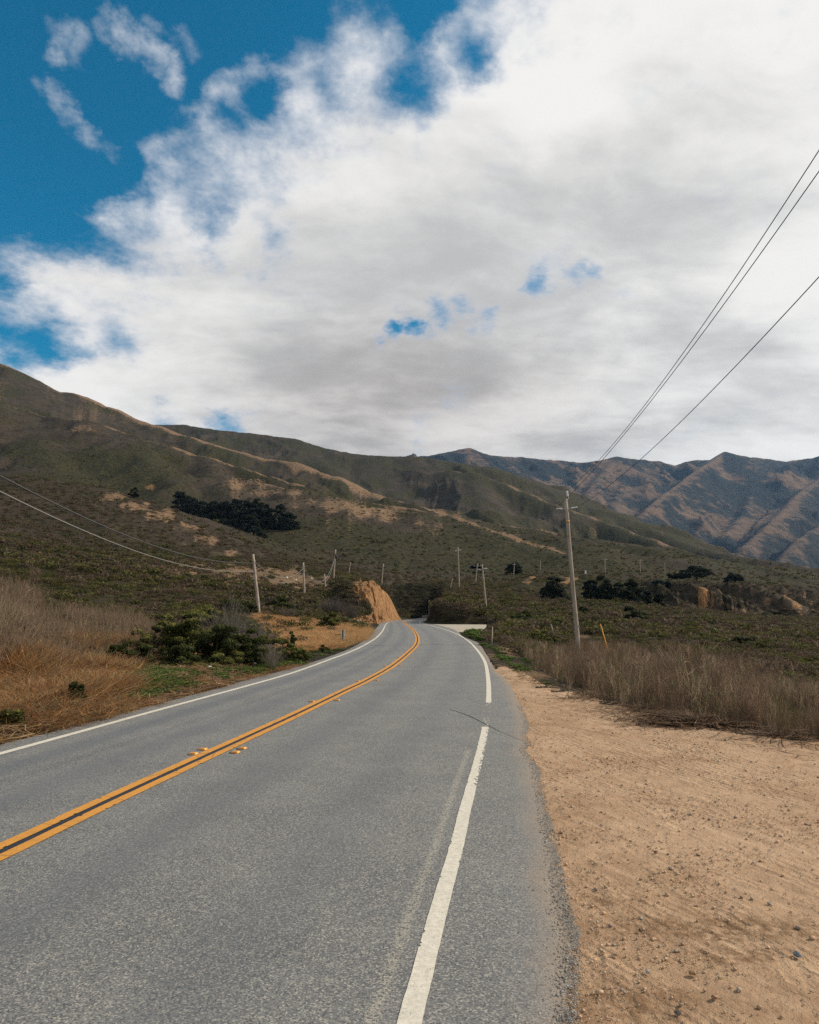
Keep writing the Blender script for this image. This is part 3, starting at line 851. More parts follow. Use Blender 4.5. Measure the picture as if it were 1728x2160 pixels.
# aggregate: pale and dark stones
spk = t.mix(t.mr(grain, 0.0, 0.45, 0.80, 0.0, False), base, (0.040, 0.044, 0.048))
spk = t.mix(t.mr(grain, 0.70, 1.0, 0.0, 0.85, False), spk, (0.44, 0.40, 0.33))
spk = t.mix(t.mr(g2, .35, .65, .22, .0), spk, (0.05, 0.055, 0.06))
# tyre-polished wheel paths
for c0, wd, am in ((-.95, .45, .40), (-2.1, .38, .50), (1.0, .5, .36), (2.4, .45, .24)):
    d_ = t.math('ABSOLUTE', t.math('SUBTRACT', t.math('ADD', lat, t.math('MULTIPLY', t.math('SUBTRACT', g4, .5), .5)), c0))
    spk = t.mix(t.mr(d_, wd, 0.05, 0.0, am), spk, (0.085, 0.092, 0.105))
# finer, dusty shoulder beside the dirt
sh = t.mr(lat, 3.75, 4.15)
shc = t.mix(t.mr(grain, 0.1, 0.9, 0, 1, False), (0.130, 0.128, 0.124), (0.250, 0.235, 0.210))
shc = t.mix(t.mr(t.noise(t.scalev(p, (6.0, 0.5, 1.0)), 1.6, 5, 0.6), .48, .72, 0, .55), shc, (0.30, 0.24, 0.17))
spk = t.mix(t.math('MULTIPLY', sh, .75), spk, shc)
ed = t.attr('edge')          # metres to the crumbling right edge
dust = t.mr(t.math('SUBTRACT', ed, t.math('MULTIPLY', g3, .35)), 0.12, -0.12, 0, .7)
spk = t.mix(t.math('MULTIPLY', dust, t.mr(g2, .3, .6)), spk, (0.30, 0.21, 0.13))
# ghost of an older edge line
gh = t.math('ABSOLUTE', t.math('SUBTRACT', lat, t.attr('ghost')))
spk = t.mix(t.math('MULTIPLY', t.mr(gh, .055, .01, 0, .36), t.mr(grain, .15, .6)), spk, (0.50, 0.44, 0.33))
# a few hairline cracks
crk = t.voronoi(t.vmath('ADD', t.scalev(p, (.55, .30, 1)), t.vmath('SCALE', t.new('ShaderNodeTexNoise').outputs['Color'], scale=0.5)), 1.0, 'DISTANCE_TO_EDGE')
spk = t.mix(t.math('MULTIPLY', t.mr(crk, .006, .001), t.mr(g3, .60, .66, 0, .4)), spk, (0.05, 0.05, 0.05))
t.link(spk, b.inputs['Base Color'])
bh = t.math('ADD', t.math('MULTIPLY', grain, .6), g2)
t.link(t.bump(bh, 0.45, 0.004), b.inputs['Normal'])


def strip_between(A, B, n, m):
    """grid between two polylines, matched by nearest parameter"""
    def param(Pl, k):
        s = np.concatenate([[0], np.cumsum(np.hypot(*(Pl[1:] - Pl[:-1]).T))])
        return s / s[-1]
    return


def road_grid():
    # stations follow the centre line; at each station the edges are found along the normal
    Cn = resample(centre, 0.10)
    tg = np.gradient(Cn, axis=0)
    tg /= np.linalg.norm(tg, axis=1)[:, None]
    k = 15
    pad = np.pad(tg, ((k, k), (0, 0)), mode='edge')
    tg = np.stack([np.convolve(pad[:, i], np.ones(2 * k + 1) / (2 * k + 1), 'valid') for i in (0, 1)], 1)
    tg /= np.linalg.norm(tg, axis=1)[:, None]
    return Cn, tg


# the road as an exact polygon fan would lose attributes, so: dense polar sheet cut by the outline
def cut_sheet(inside, ph0, ph1, nph, rads, y_off=(0, 0)):
    ph = np.linspace(ph0, ph1, nph)
    A, Rr = np.meshgrid(ph, rads, indexing='ij')
    X, Y = Rr * np.sin(A) + y_off[0], Rr * np.cos(A) + y_off[1]
    ins = inside(X, Y)
    f = ins[:-1, :-1] & ins[1:, :-1] & ins[1:, 1:] & ins[:-1, 1:]
    ii = np.arange(X.size).reshape(X.shape)
    q = np.stack([ii[:-1, :-1], ii[1:, :-1], ii[1:, 1:], ii[:-1, 1:]], -1)[f][:, ::-1]
    used = np.unique(q)
    remap = np.full(X.size, -1)
    remap[used] = np.arange(len(used))
    return X.ravel()[used], Y.ravel()[used], remap[q]


def side_of(line, X, Y):
    """signed distance to polyline, + to its right when walking along it"""
    best = np.full(X.shape, 1e9)
    sgn = np.ones(X.shape)
    for (ax, ay), (bx, by) in zip(line[:-1], line[1:]):
        vx, vy = bx - ax, by - ay
        L = vx * vx + vy * vy
        if L < 1e-12:
            continue
        tt = np.clip(((X - ax) * vx + (Y - ay) * vy) / L, 0, 1)
        d = (X - ax - tt * vx) ** 2 + (Y - ay - tt * vy) ** 2
        u = d < best
        best = np.where(u, d, best)
        sgn = np.where(u, np.sign(vx * (ay - Y) + vy * (X - ax)), sgn)
    return np.sqrt(best) * sgn


# road surface: triangulated outline (exact ragged edge) on a lattice of stations
def road_mesh():
    nS = 1500
    def at(Pl, n):
        s = np.concatenate([[0], np.cumsum(np.hypot(*(Pl[1:] - Pl[:-1]).T))])
        return s
    # match left and right edges through common distance from the camera along the route
    keyY = lambda Pl: Pl
    L, R = LEj, REj
    # parameter = arc length, aligned with anchors (left index, right index)
    def arc(Pl):
        return np.concatenate([[0], np.cumsum(np.hypot(*(Pl[1:] - Pl[:-1]).T))])
    sL, sR = arc(L), arc(R)
    def arc_at(Pl, s, q):
        return s[np.argmin(np.hypot(Pl[:, 0] - q[0], Pl[:, 1] - q[1]))]
    anchors_L = [left_edge[0], left_edge[3], G(156, 1533.5), G(400, 1468), G(627, 1407), G(739, 1368), G(786, 1334), G(806, 1312.6), G(855, 1307.2), G(915, 1301.6)]
    anchors_R = [right_edge[0], right_edge[3], G(1187, 1873), G(1134, 1621), G(1086, 1465), G(1049, 1416), G(988, 1347), G(930, 1319.5), G(893, 1311), G(927, 1305)]
    aL = [arc_at(L, sL, q) for q in anchors_L]
    aR = [arc_at(R, sR, q) for q in anchors_R]
    # every right-edge sample becomes a station, so that its ragged outline is kept
    st = np.arange(0, len(R), 1)
    sr = sR[st]
    sl = np.interp(sr, aR, aL)
    Lx, Ly = np.interp(sl, sL, L[:, 0]), np.interp(sl, sL, L[:, 1])
    u = np.linspace(0, 1, 61)
    u = 1 - (1 - u) ** 1.25
    X = Lx[:, None] * (1 - u) + R[st, 0][:, None] * u
    Y = Ly[:, None] * (1 - u) + R[st, 1][:, None] * u
    return X, Y


RX, RY = road_mesh()
nS, nU = RX.shape
ii = np.arange(RX.size).reshape(RX.shape)
rq = np.stack([ii[:-1, :-1], ii[:-1, 1:], ii[1:, 1:], ii[1:, :-1]], -1).reshape(-1, 4)
Cs = resample(centre, 0.4)
Rs = resample(right_line, 0.4)
latv = side_of(Cs, RX.ravel(), RY.ravel())
dR = side_of(Rs, RX.ravel(), RY.ravel())
edv = dist_line(RX.ravel(), RY.ravel(), resample(right_edge, 0.6))
ghost = latv - dR - 0.17 + 30 * smooth(RY.ravel(), 9.5, 10.5)
rz = 0.012 * np.exp(-(latv / 3.2) ** 2)
rz -= 0.012 * smooth(-edv, -0.12, 0.0)
road = np_mesh("road", np.stack([RX.ravel(), RY.ravel(), rz], -1), rq, mat_asph, dict(lat=latv, edge=edv, ghost=ghost), True)
tag(road, kind='structure')

mat_white, t, b = material("white_line_paint", 0.7, 0.3)
p = t.pos()
q = t.mix(t.mr(t.noise(p, 25, 6, .7), .35, .7), (0.54, 0.49, 0.40), (0.70, 0.64, 0.53))
q = t.mix(t.mr(t.noise(p, 90, 3, .6), .60, .68, 0, .8), q, (0.2, 0.19, 0.17))
t.link(q, b.inputs['Base Color'])
t.link(t.bump(t.noise(p, 120, 3, .6), .3, .003), b.inputs['Normal'])
mat_yel, t, b = material("yellow_line_paint", 0.65, 0.3)
p = t.pos()
q = t.mix(t.mr(t.noise(p, 60, 6, .7), .3, .7), (0.50, 0.215, 0.030), (0.68, 0.31, 0.055))
q = t.mix(t.mr(t.noise(p, 4, 6, .75), .50, .70, 0, .55), q, (0.36, 0.18, 0.05))
q = t.mix(t.mr(t.noise(p, 75, 3, .6), .62, .70, 0, .8), q, (0.12, 0.085, 0.05))
q = t.mix(t.mr(t.voronoi(t.vmath('ADD', p, (3.3, 1.1, 0)), 1.3, 'DISTANCE_TO_EDGE'), .012, .002, 0, .6), q, (0.08, 0.06, 0.05))
t.link(q, b.inputs['Base Color'])
t.link(t.bump(t.noise(p, 120, 3, .6), .4, .003), b.inputs['Normal'])
mat_blk, t, b = material("black_gap_paint", 0.7, 0.3)
p = t.pos()
t.link(t.mix(t.mr(t.noise(p, 110, 3, .6), .4, .7), (0.012, 0.014, 0.020), (0.06, 0.06, 0.065)), b.inputs['Base Color'])


def stripe(line, off, width, mat, name, h, keep=None, step=0.02, lanes=10, wob=0.004, seed=1):
    """painted stripe: fine cells, worn away where keep() says so"""
    Ls = resample(line, step)
    Ls = Ls[(Ls[:, 1] > -12)]
    tg = np.gradient(Ls, axis=0)
    k = 25
    pad = np.pad(tg, ((k, k), (0, 0)), mode='edge')
    tg = np.stack([np.convolve(pad[:, i], np.ones(2 * k + 1) / (2 * k + 1), 'valid') for i in (0, 1)], 1)
    tg /= np.linalg.norm(tg, axis=1)[:, None]
    nr = np.stack([tg[:, 1], -tg[:, 0]], 1)
    u = np.linspace(-.5, .5, lanes + 1)
    e1 = fbm(Ls[:, 0] * 9, Ls[:, 1] * 9, 4, seed) * wob
    X = Ls[:, 0][:, None] + nr[:, 0][:, None] * (off + u * width + e1[:, None])
    Y = Ls[:, 1][:, None] + nr[:, 1][:, None] * (off + u * width + e1[:, None])
    jj = np.arange(X.size).reshape(X.shape)
    qd = np.stack([jj[:-1, :-1], jj[:-1, 1:], jj[1:, 1:], jj[1:, :-1]], -1)
    if keep is not None:
        cx = (X[:-1, :-1] + X[1:, 1:]) / 2
        cy = (Y[:-1, :-1] + Y[1:, 1:]) / 2
        uu = np.broadcast_to((u[:-1] + u[1:]) / 2, cx.shape)
        qd = qd[keep(cx, cy, uu)]
    qd = qd.reshape(-1, 4)
    lt = side_of(Cs, X.ravel(), Y.ravel())
    Z = 0.012 * np.exp(-(lt / 3.2) ** 2) + h + 0.0000 * X.ravel()
    o = np_mesh(name, np.stack([X.ravel(), Y.ravel(), Z], -1), qd, mat, None, True, parent=road)
    return o


def keep_right(cx, cy, u):
    _, py = project(cx, np.maximum(cy, .5), 0 * cx)
    n = vnoise(cx * 45, cy * 22, 4) * .6 + vnoise(cx * 120, cy * 60, 5) * .4
    wear = 0.06 + 0.25 * smooth(np.abs(u), .40, .5)
    wear = np.where((py > 1535) & (py < 1660), wear + 0.30 * smooth(u, -.1, .5) + .08, wear)
    wear = np.where((py > 1483) & (py < 1534), 0.74, wear)
    wear = np.where((py > 1496) & (py < 1514), 1.0, wear)
    wear = np.where(cy < 0, .1, wear)
    return n > wear * .95


def keep_plain(cx, cy, u):
    n = vnoise(cx * 60, cy * 30, 8) * .6 + vnoise(cx * 140, cy * 70, 9) * .4
    return n > 0.08 + .28 * smooth(np.abs(u), .38, .5)


vis = [p_ for p_ in right_line]
stripe(right_line, 0, 0.112, mat_white, "right_edge_line", 0.004, keep_right, 0.018, 14, .004, 3)
stripe(left_line, 0, 0.125, mat_white, "left_edge_line", 0.004, None, 0.1, 3, .003, 4)
stripe(centre, -0.092, 0.112, mat_yel, "centre_line", 0.008, keep_plain, 0.04, 8, .004, 5)
stripe(centre, 0.092, 0.112, mat_yel, "centre_line", 0.008, keep_plain, 0.04, 8, .004, 6)
stripe(centre, 0, 0.110, mat_blk, "black_centre_gap", 0.004, None, 0.1, 4, .006, 7)
# tar seam that crosses the shoulder
seam = plan([(905, 1487), (945, 1496), (985, 1509), (1022, 1527), (1060, 1546), (1100, 1562), (1117, 1572)])
sp = resample(seam, .02)
mb = MB()
sw = [0.004 + 0.020 * max(0, 1 - abs(i / len(sp) - .38) * 2.6) for i in range(len(sp))]
for i in range(len(sp) - 1):
    a, c = sp[i], sp[i + 1]
    wj = 0.006 * math.sin(i * 1.7)
    za = float(0.012 * np.exp(-(side_of(Cs, a[0], a[1]) / 3.2) ** 2)) + 0.002 if i % 1 == 0 else 0
    mb.v += [(a[0] - .2 * sw[i], a[1] - 2.2 * sw[i] - wj, .006), (a[0] + .2 * sw[i], a[1] + 2.2 * sw[i] - wj, .006)]
for i in range(len(sp) - 2):
    mb.f.append((2 * i, 2 * i + 2, 2 * i + 3, 2 * i + 1))
mb.build("tar_seam", mat_blk, road)

# ------------------------------------------------------------------ pale apron across the road
mat_apron, t, b = material("pale_gravel", 0.9, 0.2)
p = t.pos()
t.link(t.mix(t.mr(t.noise(p, .6, 6, .6), .3, .7), (0.33, 0.285, 0.215), (0.45, 0.395, 0.31)), b.inputs['Base Color'])
mb = MB()
ap = resample(apron + [apron[0]], .8)[:-1]
mb.v = [(a, c, -0.006) for a, c in ap]
mb.f = [tuple(range(len(ap)))]
tag(mb.build("gravel_apron", mat_apron), kind='structure')
# dirt verge on the far left of the bend
# ------------------------------------------------------------------ dirt lot
mat_dirt, t, b = material("packed_dirt", 0.95, 0.15)
p = t.pos()
n_a = t.noise(p, .55, 7, .62)
n_b = t.noise(t.scalev(p, (1, 1, 1)), 3.2, 7, .68)
n_c = t.noise(p, 55, 4, .7)
n_d = t.noise(p, 14, 5, .65)
q = t.mix(t.mr(n_a, .32, .66), (0.325, 0.200, 0.114), (0.455, 0.302, 0.188))
sy = t.new('ShaderNodeSeparateXYZ')
t.link(p, sy.inputs[0])
q = t.mix(t.mr(t.math('ADD', sy.outputs[1], t.math('MULTIPLY', n_a, 3.0)), 7.2, 4.2, 0, .55), q, (0.270, 0.165, 0.095))
q = t.mix(t.mr(n_b, .40, .68, 0, .55), q, (0.540, 0.365, 0.225))
q = t.mix(t.mr(n_c, .50, .70, 0, .35), q, (0.22, 0.135, 0.075))
q = t.mix(t.mr(n_d, .58, .72, 0, .45), q, (0.24, 0.145, 0.08))
q = t.mix(t.mr(t.noise(p, 1.4, 6, .6), .55, .70, 0, .55), q, (0.300, 0.170, 0.085))
q = t.mix(t.mr(t.noise(p, 28, 4, .65), .38, .25, 0, .6), q, (0.58, 0.42, 0.28))
stk = t.new('ShaderNodeMapping')
stk.inputs['Rotation'].default_value = (0, 0, math.radians(-23))
t.link(p, stk.inputs[0])
n_s = t.noise(t.scalev(stk.outputs[0], (5.5, .45, 1)), 1.6, 6, .62)
q = t.mix(t.mr(n_s, .50, .72, 0, .5), q, (0.60, 0.42, 0.27))
q = t.mix(t.mr(n_s, .46, .30, 0, .4), q, (0.25, 0.15, 0.085))
damp = None
for (px, py, r) in ((1440, 1952, .42), (1655, 1952, .36), (1300, 2110, .3), (1560, 2010, .25), (1230, 1900, .25)):
    gx, gy = G(px, py)
    wv_ = t.vmath('ADD', t.scalev(p, (.55, 1.5, 1)), t.vmath('SCALE', t.vmath('SUBTRACT', t.mix(1.0, (1, 1, 1), n_b, 'MULTIPLY'), (.5, .5, .5)), scale=.9))
    d_ = t.vmath('DISTANCE', wv_, (gx * .55, gy * 1.5, 0))
    q = t.mix(t.math('MULTIPLY', t.mr(d_, r, r * .2, 0, .8), t.mr(n_d, .38, .58)), q, (0.185, 0.105, 0.052))
t.link(q, b.inputs['Base Color'])
# tyre marks: bundles of fine parallel ridges, each bundle with its own run
tot = None
for ang, sc_, sx, sy, th0 in ((-18, 11, 1.2, .16, .58), (-30, 13, 1.4, .18, .60), (-6, 10, 1.1, .2, .61), (14, 12, 1.5, .3, .66)):
    mp = t.new('ShaderNodeMapping')
    mp.inputs['Rotation'].default_value = (0, 0, math.radians(ang))
    t.link(p, mp.inputs[0])
    wvn = t.new('ShaderNodeTexWave', wave_type='BANDS', bands_direction='X')
    wvn.inputs['Scale'].default_value = sc_ / 6.28 * 2.2
    wvn.inputs['Distortion'].default_value = 3.0
    wvn.inputs['Detail'].default_value = 2
    wvn.inputs['Detail Scale'].default_value = 0.25
    t.link(mp.outputs[0], wvn.inputs[0])
    mask = t.mr(t.noise(t.scalev(mp.outputs[0], (sx, sy, 1)), 1.3, 3, .5), th0 - .06, th0 + .03)
    v_ = t.math('MULTIPLY', wvn.outputs['Fac'], mask)
    tot = v_ if tot is None else t.math('ADD', tot, v_)
n_e = t.noise(p, 130, 3, .7)
bh = t.math('ADD', t.math('MULTIPLY', t.math('MULTIPLY', tot, t.mr(n_d, .35, .6)), .65), t.math('ADD', t.math('ADD', t.math('MULTIPLY', n_c, .8), t.math('MULTIPLY', n_e, .3)), t.math('MULTIPLY', n_d, 1.6)))
t.link(t.bump(bh, 0.9, 0.012), b.inputs['Normal'])

lot_in = [(p_[0] - (1.0 if p_[1] < 18 else .25), p_[1]) for p_ in right_edge if p_[1] < G(1049, 1416)[1] + 0.1] + [(q_[0] + .35, q_[1] + .35) for q_ in lot_edge]
lr = np.concatenate([growth(1.2, 12, .004)[:-1], growth(12, 40, .01)])
X_, Y_, q_ = cut_sheet(lambda X, Y: in_poly(X, Y, lot_in), math.radians(-20), math.radians(175), 1500, lr)
e_ = dist_line(X_, Y_, lot_edge)
er = side_of(RE, X_, Y_)
zl = -0.014 + 0.012 * fbm(X_ * 1.3, Y_ * 1.3, 4, 61) + 0.008 * fbm(X_ * 9, Y_ * 9, 3, 62)
zl = np.where(er < 0.14, np.minimum(zl, -0.0165), zl)
zl = np.where(er < -0.3, -0.03, zl)
zl += 0.05 * np.exp(-(e_ / .45) ** 2) * (0.5 + fbm(X_ * 3, Y_ * 3, 3, 63))
lot = np_mesh("dirt_lot", np.stack([X_, Y_, zl], -1), q_, mat_dirt, None, True)
tag(lot, kind='structure')


def lot_z(x, y):
    return -0.004 + 0.012 * float(fbm(np.array([x * 1.3]), np.array([y * 1.3]), 4, 61)[0])


# ------------------------------------------------------------------ plant material
mat_leaf, t, b = material("foliage", 0.75, 0.15)
t.link(t.attr('col', 'Color'), b.inputs['Base Color'])
tr_ = t.new('ShaderNodeBsdfTranslucent')
t.link(t.attr('col', 'Color'), tr_.inputs[0])
mx_ = t.new('ShaderNodeMixShader')
mx_.inputs[0].default_value = 0.38
t.link(b.outputs[0], mx_.inputs[1])
t.link(tr_.outputs[0], mx_.inputs[2])
outn_ = [n_ for n_ in mat_leaf.node_tree.nodes if n_.type == 'OUTPUT_MATERIAL'][0]
t.link(mx_.outputs[0], outn_.inputs['Surface'])
mat_pebble, t, b = material("loose_stone", 0.9, 0.2)
t.link(t.attr('col', 'Color'), b.inputs['Base Color'])
mat_wood, t, b = material("weathered_pole_wood", 0.9, 0.15)
p = t.new('ShaderNodeTexCoord').outputs['Object']
q = t.mix(t.mr(t.noise(t.scalev(p, (30, 30, .8)), 1.0, 5, .7), .35, .65), (0.20, 0.165, 0.13), (0.45, 0.38, 0.305))
q = t.mix(t.mr(t.noise(p, .8, 5, .6), .5, .7, 0, .4), q, (0.12, 0.085, 0.06))
t.link(q, b.inputs['Base Color'])
t.link(t.bump(t.noise(t.scalev(p, (40, 40, 1.2)), 1.0, 4, .6), .6, .02), b.inputs['Normal'])
mat_bark, t, b = material("bark", 0.95, 0.1)
p = t.pos()
t.link(t.mix(t.mr(t.noise(p, 6, 4, .6), .35, .65), (0.045, 0.035, 0.026), (0.10, 0.08, 0.06)), b.inputs['Base Color'])


def solid(name, colr, rough=.6, spec=.4, var=.25, sc_=8, metal=0.0):
    m, t, b = material(name, rough, spec)
    p = t.new('ShaderNodeTexCoord').outputs['Object']
    c2 = tuple(c * (1 - var) for c in colr)
    t.link(t.mix(t.mr(t.noise(p, sc_, 5, .65), .3, .7), c2, colr), b.inputs['Base Color'])
    b.inputs['Metallic'].default_value = metal
    return m


mat_ins = solid("glazed_insulator", (0.72, 0.72, 0.70), .3, .5, .2, 12)
mat_steel = solid("galvanised_steel", (0.42, 0.43, 0.44), .5, .5, .25, 6, .6)
mat_wire = solid("aluminium_wire", (0.10, 0.095, 0.09), .6, .4, .2, 2)
mat_cable = solid("telephone_cable_sheath", (0.07, 0.07, 0.07), .6, .4, .3, 2)
mat_pale = solid("pale_cable_sheath", (0.18, 0.172, 0.16), .5, .4, .15, 2)
mat_case = solid("splice_case_plastic", (0.66, 0.60, 0.50), .5, .4, .2, 5)
mat_band = solid("yellow_band", (0.62, 0.30, 0.03), .6, .3, .2, 20)
mat_orange = solid("orange_plastic", (0.78, 0.30, 0.03), .5, .4, .15, 3)
mat_whitep = solid("white_plastic", (0.74, 0.76, 0.78), .5, .4, .12, 6)
mat_blueg = solid("pale_blue_reflector", (0.42, 0.56, 0.62), .4, .5, .2, 10)
mat_dark = solid("dark_plastic", (0.03, 0.03, 0.032), .7, .3, .3, 6)
mat_rust = solid("rusty_guardrail_metal", (0.52, 0.48, 0.42), .6, .4, .3, 3, .3)


# ------------------------------------------------------------------ leaf-clump prototypes
def tri_cloud(centres, normals, size, rg, aspect=1.0):
    """one leaf quad (rhombus) at every centre, facing roughly along normal"""
    n = len(centres)
    r = rg.normal(size=(n, 3))
    nn = normals + 0.75 * r
    nn /= np.linalg.norm(nn, axis=1)[:, None] + 1e-9
    u = np.cross(nn, rg.normal(size=(n, 3)))
    u /= np.linalg.norm(u, axis=1)[:, None] + 1e-9
    v = np.cross(nn, u)
    s = size * rg.uniform(.6, 1.4, n)[:, None]
    a = centres + u * s
    c = centres - u * s
    b_ = centres + v * s * .55 * aspect
    d = centres - v * s * .55 * aspect
    V = np.stack([a, b_, c, d], 1).reshape(-1, 3)
    Fq = np.arange(4 * n).reshape(-1, 4)
    return V, Fq


def bush_cloud(nleaf, lobes, leaf, rg, flat_=.7, spread=.62, lob_r=(.28, .5), base=0.0):
    """unit bush: radius about 1, height about flat_; leaves on the shells of many small lobes"""
    th = rg.uniform(0, 2 * np.pi, lobes)
    rr = np.sqrt(rg.uniform(0, 1, lobes)) * spread
    lx, ly = rr * np.cos(th), rr * np.sin(th)
    top = np.sqrt(np.clip(1 - rr ** 2, .05, 1)) * flat_
    lz = top * rg.uniform(.35, .85, lobes) + base
    lr_ = rg.uniform(*lob_r, lobes)
    li = rg.integers(0, lobes, nleaf)
    d = rg.normal(size=(nleaf, 3))
    d[:, 2] = np.abs(d[:, 2]) * 1.0 - .25
    d /= np.linalg.norm(d, axis=1)[:, None]
    rad_ = lr_[li] * rg.uniform(.70, 1.06, nleaf) ** .6
    c = np.stack([lx[li], ly[li], lz[li]], 1) + d * rad_[:, None] * np.array([1, 1, .75])
    c[:, 2] = np.maximum(c[:, 2], 0.0)
    V, Fq = tri_cloud(c, d, leaf, rg)
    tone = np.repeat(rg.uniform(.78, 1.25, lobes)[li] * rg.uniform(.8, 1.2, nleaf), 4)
    topm = np.repeat(np.clip((d[:, 2] - .3) * 1.6, 0, 1), 4)  # up-facing leaves take the lighter colour: lit tops painted in
    return V, Fq, tone, topm


def twig_cloud(n, length, width, rg, up=.8, spread=.5, br=3):
    """fan of thin bare stems with side branches (flat strips)"""
    segs = []
    for i in range(n):
        a = rg.uniform(0, 2 * np.pi)
        lean = rg.uniform(0.05, 1.0) * spread
        d = np.array([math.cos(a) * lean, math.sin(a) * lean, up])
        d /= np.linalg.norm(d)
        p0 = np.array([math.cos(a), math.sin(a), 0]) * rg.uniform(0, .14) * length
        L = length * rg.uniform(.55, 1.05)
        p1 = p0 + d * L * .55
        d2 = d + rg.normal(size=3) * .16
        p2 = p1 + d2 / np.linalg.norm(d2) * L * .45
        segs.append((p0, p1, width, width * .8))
        segs.append((p1, p2, width * .8, width * .35))
        for k in range(br):
            s = rg.uniform(.3, .95)
            q0 = p0 + (p2 - p0) * s
            e = d + rg.normal(size=3) * .55
            e /= np.linalg.norm(e)
            segs.append((q0, q0 + e * L * rg.uniform(.15, .35), width * .6, width * .25))
    V, Fq = [], []
    for p0, p1, w0, w1 in segs:
        d = p1 - p0
        s = np.cross(d, rg.normal(size=3))
        s /= np.linalg.norm(s) + 1e-9
        o = len(V)
        V += [p0 - s * w0, p0 + s * w0, p1 + s * w1, p1 - s * w1]
        Fq.append((o, o + 1, o + 2, o + 3))
    V = np.array(V)
    return V, np.array(Fq), np.repeat(rg.uniform(.6, 1.4, len(segs)), 4), np.zeros(len(V))


def blade_cloud(n, height, width, rg, radius=.12, bend=.35):
    a = rg.uniform(0, 2 * np.pi, n)
    r = np.sqrt(rg.uniform(0, 1, n)) * radius
    base = np.stack([r * np.cos(a), r * np.sin(a), np.zeros(n)], 1)
    h = height * rg.uniform(.45, 1.1, n)
    ld = rg.uniform(0, 2 * np.pi, n)
    lean = rg.uniform(.05, 1, n) * bend
    dirv = np.stack([np.cos(ld) * lean, np.sin(ld) * lean, np.ones(n)], 1)
    mid = base + dirv * (h * .5)[:, None]
    dir2 = dirv * np.array([1.9, 1.9, .85])
    tip = mid + dir2 * (h * .5)[:, None]
    sa = rg.uniform(0, 2 * np.pi, n)
    s = np.stack([np.cos(sa), np.sin(sa), np.zeros(n)], 1) * width
    V = np.stack([base - s, base + s, mid + s * .8, mid - s * .8, tip + s * .15, tip - s * .15], 1).reshape(-1, 3)
    k = np.arange(n)[:, None] * 6
    Fq = np.concatenate([k + np.array([0, 1, 2, 3]), k + np.array([3, 2, 4, 5])], 0)
    return V, Fq, np.repeat(rg.uniform(.6, 1.35, n), 6), np.zeros(len(V))


def merge_instances(protos, which, pos, scl, rot, colA, colB=None, sclz=None, tilt=None):
    """bake many copies of a few prototypes into one set of arrays"""
    Vs, Fs, Cs_ = [], [], []
    off_ = 0
    colB = colA if colB is None else colB
    sclz = scl if sclz is None else sclz
    for k, (V, Fq, tone, topm) in enumerate(protos):
        s = np.where(which == k)[0]
        if len(s) == 0:
            continue
        c, sn = np.cos(rot[s])[:, None], np.sin(rot[s])[:, None]
        x = (V[None, :, 0] * c - V[None, :, 1] * sn) * scl[s][:, None] + pos[s, 0][:, None]
        y = (V[None, :, 0] * sn + V[None, :, 1] * c) * scl[s][:, None] + pos[s, 1][:, None]
        zz = V[None, :, 2] * sclz[s][:, None] + pos[s, 2][:, None]
        if tilt is not None:
            x = x + tilt[s, 0][:, None] * V[None, :, 2] * sclz[s][:, None]
            y = y + tilt[s, 1][:, None] * V[None, :, 2] * sclz[s][:, None]
        Vs.append(np.stack([x, y, zz], -1).reshape(-1, 3))
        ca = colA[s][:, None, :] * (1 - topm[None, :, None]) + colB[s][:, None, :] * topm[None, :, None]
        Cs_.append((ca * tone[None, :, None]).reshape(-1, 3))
        n = len(V)
        Fs.append((Fq[None] + (np.arange(len(s)) * n)[:, None, None] + off_).reshape(-1, 4))
        off_ += n * len(s)
    return np.concatenate(Vs), np.concatenate(Fs), np.concatenate(Cs_)


def stuff(name, label, cat, arrays):
    V, Fq, Cc = arrays
    o = np_mesh(name, V, Fq, mat_leaf, None, False, cols=Cc)
    return tag(o, label, cat, None, 'stuff')


def jitter_col(base, n, rg, var=.25, hue=.08):
    c = np.array(base)[None] * rg.uniform(1 - var, 1 + var, n)[:, None]
    return c * (1 + rg.uniform(-hue, hue, (n, 3)))


# ------------------------------------------------------------------ scrub over the middle distance
def field(n, y0, y1, px0, px1, power=1.0):
    """points spread over the ground seen between two photo columns; density falls with power"""
    u = rng.uniform(0, 1, n)
    e = 2.0 - power
    Y = (y0 ** e + u * (y1 ** e - y0 ** e)) ** (1 / e)
    px = rng.uniform(px0, px1, n)
    X = (px - CX) / F / 1.0106 * Y
    return X, Y, px


dry_s = lambda X, Y: sample(dry, X, Y)
och_s = lambda X, Y: sample(ochre, X, Y)
gr_s = lambda X, Y: sample(green, X, Y)


def pix(X, Y, Z):
    return project(X, Y, Z)


bprotos_far = [bush_cloud(44, 6, .17, rng, .5, .7) for _ in range(8)]
bprotos_mid = [bush_cloud(190, 12, .085, rng, .55, .7) for _ in range(8)]


